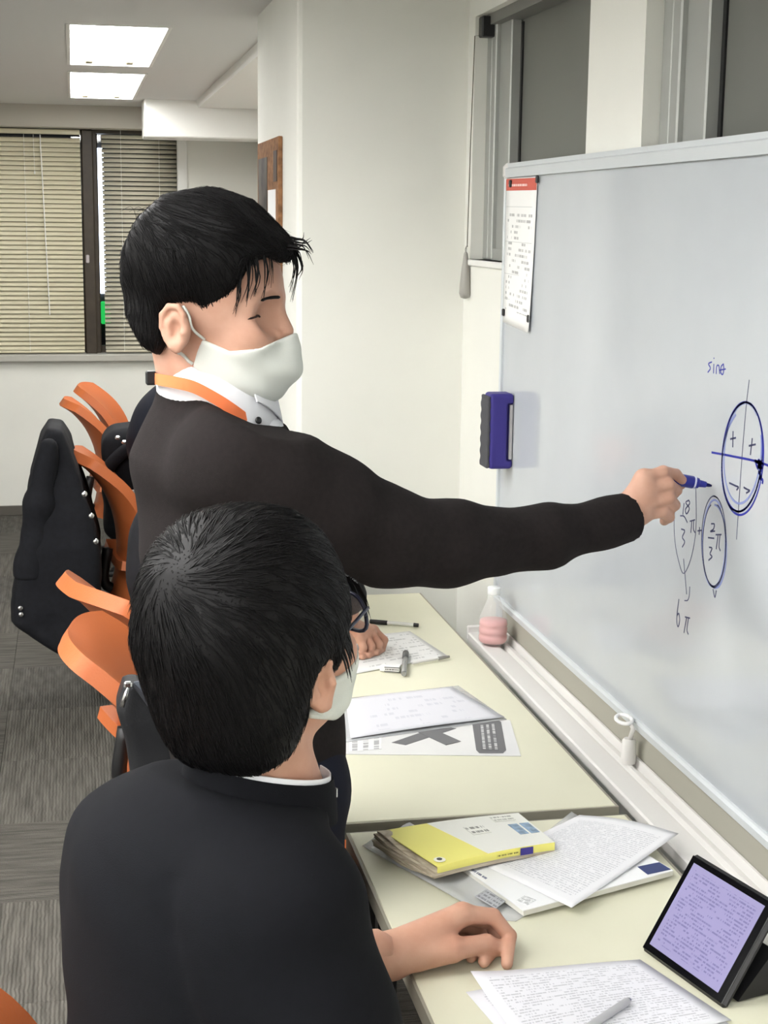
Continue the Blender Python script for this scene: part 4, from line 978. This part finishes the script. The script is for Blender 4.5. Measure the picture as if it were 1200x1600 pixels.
# hair
HP0 = [(.017, .178), (-.034, .167), (-.072, .137), (-.096, .092), (-.101, .05), (-.092, .01), (-.066, -.028), (-.040, -.040), (-.026, -.022), (-.029, .008), (-.018, .027), (.008, .029), (.018, .014), (.032, -.012), (.042, -.004), (.050, .03), (.068, .060), (.082, .084), (.100, .092), (.112, .080), (.122, .086), (.130, .103), (.102, .128), (.06, .164)]
HP = [(x*(.88 if x < -.05 else .93 if x > .08 and z > .07 else 1), z*.935 if z > .08 else z) for x, z in HP0]
def t_hair(P):
    d = ell(P, (-.002, 0, .085), (.112, .095, .105))
    d = smin(d, ell(P, (.055, 0, .115), (.075, .07, .05)), .03)
    d = smin(d, ell(P, (-.05, 0, .0), (.05, .07, .06)), .02)
    d = d+(.0022*np.sin(70*P[:, 1]+30*P[:, 0])*np.sin(34*P[:, 0]+20*P[:, 2])).astype(np.float32)
    return smax(d, poly2(P[:, 0], P[:, 2], HP), .014)
hair = MB(); nmesh(t_hair, (-.13, -.115, -.07), (.15, .115, .205), .0034, T_XF, hair)
WH = np.array((-.062, .012, .135), np.float32)
def flow_t(P):
    v = P-WH; v /= (np.linalg.norm(v, axis=1, keepdims=True)+1e-6)
    side = np.clip((np.abs(P[:, 1])-.03)/.05, 0, 1)[:, None]; low = np.clip((.11-P[:, 2])/.08, 0, 1)[:, None]
    dn = np.array((.10, 0, -1.), np.float32); fw = np.array((1.0, -.35, .0), np.float32)
    top = np.clip((P[:, 2]-.09)/.05, 0, 1)[:, None]*np.clip((P[:, 0]+.05)/.04, 0, 1)[:, None]
    return v*(1-.6*low)+dn*low*1.4*(.4+.6*side)+fw*top*.9
R0 = surf_points(t_hair, (-.12, -.11, -.05), (.13, .11, .19), 6500, lambda P: P[:, 2] > -.022)
n = len(R0)
strands(hair, R0, t_hair, flow_t, 9, rng.uniform(.022, .055, n)*np.where(R0[:, 2] < .03, .45, 1), np.stack([np.full(n, -.001), rng.uniform(.0, .0022, n)], 1), rng.uniform(.0004, .0010, n), T_XF)
R1 = surf_points(t_hair, (.085, -.06, .085), (.135, .05, .14), 260)          # fringe tips
n = len(R1)
strands(hair, R1, t_hair, lambda P: np.tile(np.array((.7, -.3, -.4), np.float32), (len(P), 1)), 8, rng.uniform(.018, .04, n), np.stack([np.full(n, -.001), rng.uniform(.001, .007, n)], 1), rng.uniform(.0004, .0009, n), T_XF)
obj('hair', hair, M_HAIR, teacher, True)
lk = MB()                                                                     # loose locks over the temple and forehead
for (a, b, c, r) in (((.080, -.058, .098), (.086, -.060, .07), (.083, -.057, .040), .0022), ((.086, -.052, .100), (.094, -.053, .07), (.090, -.050, .036), .0022), ((.072, -.064, .085), (.076, -.066, .055), (.070, -.065, .030), .0026), ((.076, -.061, .09), (.082, -.063, .06), (.078, -.062, .038), .0018), ((.090, -.045, .105), (.099, -.045, .078), (.097, -.042, .05), .0016), ((.064, -.068, .07), (.064, -.070, .045), (.058, -.069, .018), .0024), ((.113, -.01, .10), (.122, -.008, .075), (.117, -.005, .045), .0018), ((.112, .02, .1), (.12, .022, .07), (.113, .024, .03), .0018), ((.115, .01, .10), (.127, .012, .075), (.121, .014, .06), .0018)):
    for k in range(4):
        q = rng.normal(0, .0018, (3, 3)); pts = spline(np.array((a, b, c))+q, 9); lk.tube([TL(x) for x in pts], np.linspace(r*.7, .0002, 9), 4)
for k in range(14):
    a = np.array((.118, rng.uniform(-.045, .03), rng.uniform(.095, .112))); lk.tube([TL(x) for x in spline([a, a+(.014, -.002, -.002), a+(rng.uniform(.016, .026), -.004, rng.uniform(-.022, .008))], 8)], np.linspace(.0014, .0002, 8), 4)
for k in range(4):
    a = np.array((rng.uniform(-.075, -.04), rng.uniform(-.05, .03), .122)); lk.tube([TL(x) for x in spline([a, a+(-.008, 0, .018), a+(-.022, 0, .012)], 8)], np.linspace(.0004, .0002, 8), 4)
obj('loose_locks', lk, M_HAIR, teacher, True)['kind'] = 'stuff'

# marker in his hand
nib = at(1112, 759, X=BX-.003); q0 = at(1052, 748, Y=2.158); dm = (nib-q0)/np.linalg.norm(nib-q0)
def mk(t): return nib-dm*t
mkr = tag(empty('marker', mk(.07)), 'blue whiteboard marker held by the standing person', 'marker')
M_MKB = mat('marker_blue', (38, 44, 138), .35, .5)
obj('nib', MB().tube([mk(.0), mk(.004), mk(.010)], [.0014, .0026, .0032], 10), mat('nib_ink', (24, 26, 80), .7, .2), mkr, True)
obj('collar', MB().tube([mk(.009), mk(.020), mk(.021), mk(.026)], [.0045, .0058, .0078, .0086], 16), M_MKB, mkr, True, angle=40)
obj('ring', MB().tube([mk(.026), mk(.0285)], [.0094, .0094], 18), mat('marker_clear', (190, 196, 220), .3, .5), mkr, True, angle=40)
obj('barrel', MB().tube([mk(.0285), mk(.03), mk(.094), mk(.096)], [.0088, .0097, .0097, .0085], 18), M_MKB, mkr, True, angle=40)

# ---------------------------------------------------------------- the student in front
sf = frame((.630, .741, .231), (-.201, -.132, .971))
SH = np.array((.158, 1.39, 1.203)); S_XF = (SH, sf)
student = tag(empty('person', (.06, 1.40, 0)), 'seated student in a black stand-collar uniform and glasses, seen from behind, nearest the camera', 'person')
body = MB(); nmesh(lambda P: face_sdf(P, -.012), (-.13, -.115, -.17), (.15, .115, .16), .0032, S_XF, body)
def sp(x, y, Y): return at(x, y, Y=Y)
wl = np.array(sp(606, 1495, 1.725))
J = [[sp(722, 1428, 1.752), sp(770, 1432, 1.757), sp(796, 1462, 1.750), at(792, 1506, Z=DZ+.009)],
     [sp(722, 1430, 1.772), sp(770, 1440, 1.785), sp(778, 1476, 1.775), at(756, 1503, Z=DZ+.009)],
     [sp(712, 1440, 1.790), sp(752, 1452, 1.803), sp(754, 1482, 1.790), at(736, 1496, Z=DZ+.008)],
     [sp(700, 1455, 1.803), sp(732, 1466, 1.812), sp(734, 1486, 1.805), at(718, 1490, Z=DZ+.008)],
     [sp(652, 1496, 1.722), sp(706, 1484, 1.722), sp(760, 1474, 1.736), sp(792, 1486, 1.742)]]
rad = [[.0125, .0105, .0092, .0075], [.0125, .0105, .0090, .0075], [.0115, .0098, .0085, .0072], [.0105, .0088, .0076, .0066], [.0170, .0145, .0118, .0090]]
palm = [(wl, J[0][0], .0235, .0150), (wl, J[1][0], .0235, .0145), (wl, J[2][0], .022, .0135), (wl, J[3][0], .021, .0125), (wl, J[4][1], .021, .0155), (np.array(sp(520, 1505, 1.68)), wl, .030, .0245)]
fn = hand_sdf(J, rad, palm); fz = lambda P: smax(fn(P), -(P[:, 2]-DZ-.0008), .002)
nmesh(fz, (.26, 1.62, DZ-.002), (.56, 1.87, .82), .0024, None, body)
sb = np.array((.88, .47, 0)); sr = np.array((.47, -.88, 0)); SN = np.array((.155, 1.388, 1.082))
def sl_(a, b, c): return np.array((.096, 1.375, 0))+sb*a+sr*b+np.array((0, 0, c))     # body frame: forward, right, up
SHR, SHL = sl_(.015, .135, 1.005), sl_(.015, -.112, .985)
SAR = [SHR, sl_(.025, .160, .91), sl_(.040, .168, .79), sl_(.16, .16, .68), sl_(.25, .06, .625)]
SAL = [SHL, sl_(.055, -.20, .88), np.array((.12, 1.64, .765)), np.array((.24, 1.675, .748)), np.array((.345, 1.715, .740))]
RB = np.stack([sb, -sr, np.array((0, 0, 1.))], 1)
def s_core(P, g=0.0):
    d = ell(P, sl_(-.02, 0, .56), (.13+g, .175+g, .14+g), RB)
    d = smin(d, ell(P, sl_(-.015, 0, .74), (.108+g, .148+g, .18+g), RB), .06)
    d = smin(d, ell(P, sl_(.0, 0, .93), (.108+g, .158+g, .17+g), RB), .06)
    d = smin(d, cap(P, sl_(.012, .105, 1.01), sl_(.012, -.078, 1.0), .066+g, .058+g), .06)
    d = smin(d, cap(P, sl_(.03, 0, 1.01), SN-np.array((0, 0, .01)), .11+g, .068+g), .07)
    return d
def s_body(P):
    d = s_core(P, -.02)
    d = smin(d, chain(P, SAR, [.05, .046, .04, .034, .026], .02), .03)
    d = smin(d, chain(P, SAL, [.05, .044, .038, .032, .026], .02), .03)
    for s in (-.09, .09): d = smin(d, chain(P, [sl_(0, s, .535), sl_(.40, s*1.1, .545), sl_(.37, s*1.1, .12), sl_(.46, s*1.1, .045)], [.075, .055, .038, .03], .02), .03)
    return d
nmesh(s_body, (-.2, 1.02, .01), (.66, 1.86, 1.12), .013, None, body)
obj('body', body, M_SKIN2, student, True)
def s_jacket(P):
    d = s_core(P)
    a = chain(P, SAR, [.072, .070, .064, .054, .044], .04); b = chain(P, SAL, [.076, .068, .056, .050, .044], .03)
    d = smin(d, a, .045); d = smin(d, b, .045)
    # sleeve seam crease and soft folds
    q = (P-SHR.astype(np.float32)) @ (sr*.95+np.array((0, 0, .3))).astype(np.float32)
    d = d+.004*np.exp(-((q+.035)/.008)**2)*(P[:, 2] < 1.06)+wr(P, .0032, 22, 17, .7)
    d = smax(d, -(P[:, 2]-.475), .01)
    ax = SAL[-1]-SAL[-2]; ax /= np.linalg.norm(ax)
    d = np.where((P[:, 1] > 1.6) & (P[:, 0] > .2), smax(d, (P-(SAL[-1]-ax*.03).astype(np.float32)) @ ax.astype(np.float32), .004), d)
    d = smax(d, (P[:, 2]-1.090)*1.0-.25*((P-SN.astype(np.float32)) @ (-sb).astype(np.float32)), .008)
    return d
part_mesh('uniform_jacket', s_jacket, (-.2, 1.02, .46), (.44, 1.86, 1.16), .0075, M_GAKU, student)
part_mesh('trousers', lambda P: np.minimum(*[chain(P, [sl_(-.02, s, .545), sl_(.40, s*1.1, .55), sl_(.37, s*1.1, .10)], [.10, .072, .058], .03) for s in (-.09, .09)])+wr(P, .003, 30, 20), (-.2, 1.05, .04), (.62, 1.85, .68), .012, M_TROUS, student)
for s in (-.1, .1):
    c = sl_(.42, s, .035); part_mesh('shoe', lambda P: smax(smin(ell(P, sl_(.36, s, .05), (.055, .044, .05), RB), ell(P, c, (.10, .046, .036), RB), .03), -(P[:, 2]-.001), .004), c-np.array((.2, .2, .05)), c+np.array((.2, .2, .08)), .007, M_SHOE, student)
# stand collar with its white lining
ca = math.atan2(.47, .88)
obj('stand_collar', MB().slab(collar(SN[:2]+sb[:2]*.008, SN[:2]+sb[:2]*.010, .078, .074, .072, .068, 1.082, 1.046, .042, .001, gap=.08, ang=ca), .003), M_GAKU, student, True, angle=60)
obj('collar_lining', MB().slab(collar(SN[:2]+sb[:2]*.010, SN[:2]+sb[:2]*.010, .071, .067, .0695, .0655, 1.086, 1.050, .0425, .0, gap=.08, ang=ca), .0015), M_SHIRT, student, True, angle=60)
p = SN+sb*.078+sr*.030+np.array((0, 0, -.010))
obj('collar_hook', MB().rbox(p, (.003, .006, .010), .001, RB), M_CHROME, student)
# his mask and glasses
part_mesh('face_mask', mask_sdf, (-.01, -.085, -.115), (.145, .085, .01), .003, M_MASK, student, S_XF)
def SL(p): return np.array(p) @ S_XF[1].T+S_XF[0]
for sgn in (-1, 1):
    up_ = [proj(q, face_sdf, .0016) for q in spline([(.020, sgn*.066, -.017), (.010, sgn*.076, .004), (-.001, sgn*.082, .024)], 12)]+[np.array((-.012, sgn*.068, .022))]
    lo_ = [proj(q, face_sdf, .0020) for q in spline([(.010, sgn*.063, -.050), (.002, sgn*.068, -.042), (-.006, sgn*.072, -.036)], 8)]+[np.array((-.020, sgn*.058, -.028))]
    obj('ear_loop', MB().tube([SL(q) for q in up_], .0019, 6).tube([SL(q) for q in lo_], .003, 6), M_MASK, student, True)
M_FRAME = mat('navy_frame', (36, 40, 60), .35, .5)
for sgn in (-1, 1):
    obj('temple_arm', MB().tube([SL(q) for q in spline([(-.012, sgn*.080, .016), (.0, sgn*.083, .026), (.05, sgn*.080, .024), (.104, sgn*.070, .020)], 16)], .0019, 8), M_FRAME, student, True)
obj('glasses_bridge', MB().tube([SL(q) for q in spline([(.122, -.010, .018), (.125, 0, .020), (.122, .010, .018)], 8)], .0016, 8), M_FRAME, student, True)
for sgn in (-1, 1):
    c = np.array((.116, sgn*.038, .010)); lp = []
    for a in np.linspace(0, 2*math.pi, 30): 
        ca2, sa2 = math.cos(a), math.sin(a); k = (abs(ca2)**3+abs(sa2)**3)**(-1/3)
        lp.append(c+np.array((-.010*ca2*k*1.0*(1 if ca2 > 0 else -.4), sgn*.027*ca2*k, .021*sa2*k)))
    obj('lens_rim', MB().tube([SL(q) for q in lp], .0021, 8), M_FRAME, student, True)
    m = MB(); m.add([SL(c)]+[SL(q) for q in lp[:-1]], [(0, 1+i, 1+(i+1) % 29) for i in range(29)]); obj('lens', m, mat('lens_glass', (235, 240, 245), .05, .6, alpha=.25), student)
# hair
SP = [(.122, .030), (.128, .09), (.085, .150), (0, .166), (-.085, .145), (-.122, .085), (-.122, .0), (-.104, -.045), (-.075, -.074), (-.040, -.066), (-.026, -.030), (-.020, .002), (-.010, .012), (.008, .010), (.018, -.012), (.034, -.016), (.044, .010), (.070, .030)]
def s_hair(P):
    d = ell(P, (-.001, 0, .055), (.113, .097, .110))
    d = smin(d, ell(P, (-.050, 0, -.02), (.056, .073, .07)), .03)
    d = d+(.0016*np.sin(60*P[:, 1]+30*P[:, 0])*np.sin(34*P[:, 0]+40*P[:, 2])).astype(np.float32)
    return smax(d, poly2(P[:, 0], P[:, 2], SP), .018)
hair = MB(); nmesh(s_hair, (-.15, -.12, -.12), (.15, .12, .20), .0036, S_XF, hair)
WS = np.array((-.070, .004, .130), np.float32)
def flow_s(P):
    v = P-WS; r = np.linalg.norm(v, axis=1, keepdims=True); v = v/(r+1e-6)
    sw = np.cross(np.array((-.45, 0, .9), np.float32), v)*np.clip(1-r/.10, 0, 1)*.7
    low = np.clip((.10-P[:, 2])/.08, 0, 1)[:, None]
    return v*(1-.4*low)+sw+np.array((.12, 0, -1.), np.float32)*low*.9
R0 = surf_points(s_hair, (-.14, -.115, -.1), (.13, .115, .18), 8500, lambda P: P[:, 2] > -.07); n = len(R0)
near = np.exp(-(np.linalg.norm(R0-WS, axis=1)/.06)**2)
strands(hair, R0, s_hair, flow_s, 9, rng.uniform(.02, .05, n)*np.where(R0[:, 2] < .0, .5, 1), np.stack([np.full(n, -.0012), rng.uniform(.0, .002, n)+.004*near*rng.rand(n)], 1), rng.uniform(.0004, .0010, n), S_XF)
obj('hair', hair, M_HAIR, student, True)
lk = MB()
for k in range(40):
    x = rng.uniform(.02, .05); a = np.array((x, -.082+.25*(x-.02), rng.uniform(.02, .04))); lk.tube([SL(q) for q in spline([a, a+(.004, -.003, -.02), a+(.012, .001, -rng.uniform(.03, .05))], 8)], np.linspace(.0015, .0002, 8), 4)
for k in range(60):
    y = rng.uniform(-.07, .07); a = np.array((.125-6*y*y, y, .05)); lk.tube([SL(q) for q in spline([a, a+(.008, 0, -.018), a+(.006, -.004, -rng.uniform(.028, .045))], 8)], np.linspace(.0016, .0002, 8), 4)
obj('loose_locks', lk, M_HAIR, student, True)['kind'] = 'stuff'

# ---------------------------------------------------------------- the hidden student whose hand rests on the worksheet
p3 = tag(empty('person', (.25, 3.42, 0)), 'student hidden behind the standing person, only a dark sleeve and hand showing', 'person')
body = MB()
def hp(x, y, Y): return at(x, y, Y=Y)
wq = np.array(hp(545, 985, 3.17))
J = [[hp(583, 985, 3.17), hp(600, 1000, 3.16), hp(596, 1016, 3.15), at(588, 1020, Z=DZ+.009)],
     [hp(578, 988, 3.15), hp(592, 1006, 3.14), hp(586, 1020, 3.135), at(576, 1024, Z=DZ+.009)],
     [hp(570, 992, 3.135), hp(580, 1010, 3.12), hp(574, 1024, 3.12), at(566, 1026, Z=DZ+.009)],
     [hp(562, 996, 3.12), hp(568, 1012, 3.11), hp(563, 1024, 3.11), at(556, 1026, Z=DZ+.009)],
     [hp(556, 992, 3.19), hp(578, 1000, 3.20), hp(592, 1010, 3.19), hp(596, 1016, 3.175)]]
rad = [[.0108, .0092, .0082, .007]]*3+[[.0098, .0082, .0074, .0064], [.013, .0115, .0098, .0085]]
palm = [(wq, J[i][0], .024, .0135) for i in range(4)]+[(wq, J[4][1], .02, .014), (np.array(hp(505, 975, 3.15)), wq, .028, .024)]
fn3 = hand_sdf(J, rad, palm, .003); nmesh(lambda P: smax(fn3(P), -(P[:, 2]-DZ-.001), .002), (.46, 3.02, DZ-.002), (.70, 3.28, .82), .0026, None, body)
A3 = [(.29, 3.24, .97), (.42, 3.14, .885), (.545, 3.10, .845), (.56, 3.16, .765)]
def p3_core(P, g=0.0):
    d = ell(P, (.20, 3.42, .58), (.13+g, .17+g, .15+g)); d = smin(d, ell(P, (.22, 3.42, .84), (.12+g, .17+g, .2+g)), .05)
    d = smin(d, cap(P, (.26, 3.28, .98), (.26, 3.54, .98), .07+g, .07+g), .05); return d
def p3_body(P):
    d = p3_core(P, -.02); d = smin(d, chain(P, A3, [.045, .04, .036, .026], .02), .03)
    d = smin(d, cap(P, (.28, 3.41, 1.0), (.33, 3.41, 1.07), .05, .05), .03)
    d = smin(d, ell(P, (.35, 3.41, 1.10), (.09, .075, .105)), .03)
    for s in (3.33, 3.51): d = smin(d, chain(P, [(.2, s, .54), (.56, s, .545), (.54, s, .12), (.62, s, .045)], [.075, .055, .038, .03], .02), .03)
    return d
nmesh(p3_body, (.0, 3.0, .01), (.74, 3.7, 1.24), .014, None, body)
obj('body', body, M_SKIN2, p3, True)
part_mesh('jacket', lambda P: smax(smin(smin(p3_core(P), chain(P, A3[:-1], [.068, .058, .048], .03), .04), chain(P, [(.29, 3.58, .97), (.36, 3.64, .85), (.5, 3.55, .76)], [.068, .058, .045], .03), .04)+wr(P, .003, 26, 20), -(P[:, 2]-.46), .01), (.0, 3.0, .45), (.68, 3.75, 1.1), .010, M_BLACKC, p3)
part_mesh('trousers', lambda P: np.minimum(chain(P, [(.2, 3.33, .545), (.56, 3.33, .55), (.54, 3.33, .1)], [.10, .07, .055], .03), chain(P, [(.2, 3.51, .545), (.56, 3.51, .55), (.54, 3.51, .1)], [.10, .07, .055], .03)), (.05, 3.2, .04), (.70, 3.65, .68), .014, M_TROUS, p3)
part_mesh('hair', lambda P: smax(ell(P, (.34, 3.41, 1.12), (.105, .09, .105)), -ell(P, (.43, 3.41, 1.07), (.06, .07, .08)), .01), (.2, 3.3, 1.0), (.47, 3.52, 1.25), .008, M_HAIR, p3)
for s in (3.33, 3.51): part_mesh('shoe', lambda P: smax(ell(P, (.58, s, .04), (.12, .046, .045)), -(P[:, 2]-.001), .004), (.44, s-.06, -.01), (.72, s+.06, .1), .009, M_SHOE, p3)

# ---------------------------------------------------------------- the far student bent over beyond the coat
p4 = tag(empty('person', (.34, 5.12, 0)), 'student further back in a navy jacket, bent forward, only the rounded back showing', 'person')
def p4_core(P, g=0.0):
    d = ell(P, (.33, 5.12, .60), (.13+g, .17+g, .16+g)); d = smin(d, ell(P, (.345, 5.12, .88), (.185+g, .19+g, .22+g)), .05); return d
def p4_body(P):
    d = p4_core(P, -.02); d = smin(d, ell(P, (.52, 5.12, 1.0), (.09, .075, .1)), .03); d = smin(d, cap(P, (.42, 5.12, .95), (.5, 5.12, .98), .06, .05), .03)
    for s in (5.03, 5.21): d = smin(d, chain(P, [(.33, s, .54), (.68, s, .545), (.66, s, .12), (.72, s, .045)], [.075, .055, .038, .03], .02), .03)
    for s in (4.95, 5.29): d = smin(d, chain(P, [(.42, s, .98), (.52, s, .84), (.68, s+.02, .745)], [.05, .04, .026], .02), .03)
    return d
obj('body', nmesh(p4_body, (.1, 4.86, .01), (.86, 5.4, 1.16), .014), M_SKIN2, p4, True)
part_mesh('jacket', lambda P: smax(smin(p4_core(P), np.minimum(chain(P, [(.42, 4.95, .98), (.52, 4.95, .84), (.63, 4.965, .765)], [.07, .058, .045], .03), chain(P, [(.42, 5.29, .98), (.52, 5.29, .84), (.63, 5.3, .765)], [.07, .058, .045], .03)), .04)+wr(P, .004, 24, 18), -(P[:, 2]-.46), .01), (.08, 4.82, .45), (.72, 5.45, 1.2), .011, M_NAVY, p4)
part_mesh('trousers', lambda P: np.minimum(chain(P, [(.33, 5.03, .545), (.68, 5.03, .55), (.66, 5.03, .1)], [.10, .07, .055], .03), chain(P, [(.33, 5.21, .545), (.68, 5.21, .55), (.66, 5.21, .1)], [.10, .07, .055], .03)), (.2, 4.9, .04), (.80, 5.34, .68), .014, M_TROUS, p4)
part_mesh('hair', lambda P: smax(ell(P, (.51, 5.12, 1.02), (.105, .09, .1)), -ell(P, (.6, 5.12, .97), (.06, .07, .08)), .01), (.38, 5.0, .9), (.64, 5.24, 1.16), .009, M_HAIR, p4)
for s in (5.03, 5.21): part_mesh('shoe', lambda P: smax(ell(P, (.69, s, .04), (.12, .046, .045)), -(P[:, 2]-.001), .004), (.55, s-.06, -.01), (.84, s+.06, .1), .01, M_SHOE, p4)

# ------------------------------------------------------------------ coat and bags on the chairs
coat = tag(empty('coat', (-.06, 5.0, .5)), 'black coat with metal buttons draped over the back of an orange chair', 'coat')
def cpt(x, y, Y=4.9): q = at(x, y, Y=Y); return (q[0], q[2])
CP = [cpt(*q) for q in [(20, 940), (30, 880), (48, 740), (62, 690), (75, 668), (96, 672), (110, 696), (124, 740), (142, 800), (156, 860), (156, 950), (150, 990), (92, 1014), (50, 990), (19, 965)]]
def coat_sdf(P):
    z = P[:, 2]; w = .15+.09*np.clip((1.0-z)/.4, 0, 1)
    d = smax(poly2(P[:, 0], z, CP), np.abs(P[:, 1]-5.02)-w, .035)
    return d+.006*np.sin(34*P[:, 1]+6*z).astype(np.float32)*np.clip((1.0-z)*3, 0, 1)+wr(P, .003, 20, 16)
part_mesh('coat_body', coat_sdf, (-.30, 4.72, .10), (.22, 5.32, 1.12), .009, M_BLACKC, coat)
ctp = [at(*q, Y=4.83) for q in [(76, 700), (62, 790), (50, 880), (46, 950)]]
obj('sleeve', nmesh(lambda P: chain(P, ctp, [.03, .045, .05, .048], .03)+wr(P, .004, 30, 20), (-.30, 4.66, .5), (.05, 4.92, 1.1), .009), M_BLACKC, coat, True)
for (x, y) in ((132, 772), (143, 806), (150, 846), (146, 928)):
    q = at(x, y, Y=4.772); obj('button', MB().lathe([(.006, 0), (.0095, .001), (.0095, .004), (.004, .006)], q, 12, axis=(.1, -1, .1)), M_CHROME, coat, True)
for (x, y) in ((32, 950), (33, 960)):
    q = at(x, y, Y=4.782); obj('cuff_button', MB().lathe([(.005, 0), (.008, .001), (.008, .004), (.003, .005)], q, 12, axis=(.1, -1, .1)), M_CHROME, coat, True)

bg = tag(empty('bag', (.15, 2.64, .455)), 'black zipped bag standing on the orange chair behind the nearest student', 'bag')
def bpt(x, y): q = at(x, y, Y=2.53); return (q[0], q[2])
BP = [bpt(*q) for q in [(187, 1112), (197, 1068), (212, 1064), (246, 1106), (284, 1168)]]+[(.215, .62), (.235, .475), (.10, .475), (.088, .62)]
def bag_sdf(P):
    d = smax(poly2(P[:, 0], P[:, 2], BP)-.004, np.abs(P[:, 1]-2.655)-.125, .022)
    return smax(d, -smax(P[:, 0]-.212, 2.612-P[:, 1], .01), .015)+wr(P, .003, 24, 18)
part_mesh('bag_body', bag_sdf, (.03, 2.50, .44), (.28, 2.82, .84), .006, mat('black_nylon', (26, 27, 30), .6, .4, bump=.3, bscale=300), bg)
lp = [at(*q, Y=2.521) for q in ((209, 1066), (226, 1063), (243, 1100), (238, 1106))]
obj('lining', MB().slab(quad([lp[0], lp[3], lp[2], lp[1]], 4, 4), .003), mat('grey_lining', (98, 103, 112), .6, .4), bg)
zp = [at(*q, Y=2.519) for q in ((200, 1070), (212, 1074), (240, 1112), (272, 1160))]
obj('zip_band', MB().tube(spline(zp, 14), .0035, 6), mat('grey_zip_band', (62, 63, 68), .5, .4), bg, True)
zc_ = at(200, 1070, Y=2.512)
obj('zip_slider', MB().rbox(zc_, (.014, .008, .012), .003), M_CHROME, bg)
obj('zip_pull', MB().tube([zc_+(.0, -.004, -.004), zc_+(-.005, -.006, -.018), zc_+(-.011, -.006, -.036)], [.0025, .0042, .004], 8), M_CHROME, bg, True)
bp_ = tag(empty('backpack', (.17, 5.42, .5)), 'black backpack with two metal snaps between the coat and the bent student', 'bag')
p = at(186, 700, Y=5.35)
part_mesh('backpack_body', lambda P: rbx(P, (p[0]+.03, 5.45, .70), (.085, .13, .20), .06)+wr(P, .006, 22, 18), (p[0]-.09, 5.25, .46), (p[0]+.15, 5.66, .95), .009, M_BLACKC, bp_)
hd = [at(*q, Y=5.30) for q in [(163, 742), (176, 722), (196, 704), (212, 698)]]
obj('carry_strap', nmesh(lambda P: chain(P, spline(hd, 9), [.02]*9, .01), (.05, 5.2, .75), (.30, 5.4, 1.05), .006), M_BLACKC, bp_, True)
for q in ((184, 684), (194, 691)):
    obj('metal_snap', MB().rbox(at(*q, Y=5.27), (.018, .012, .014), .004), M_CHROME, bp_)
obj('white_tag', MB().rbox(at(206, 782, Y=5.28), (.02, .004, .075), .001), M_PAPER, bp_)
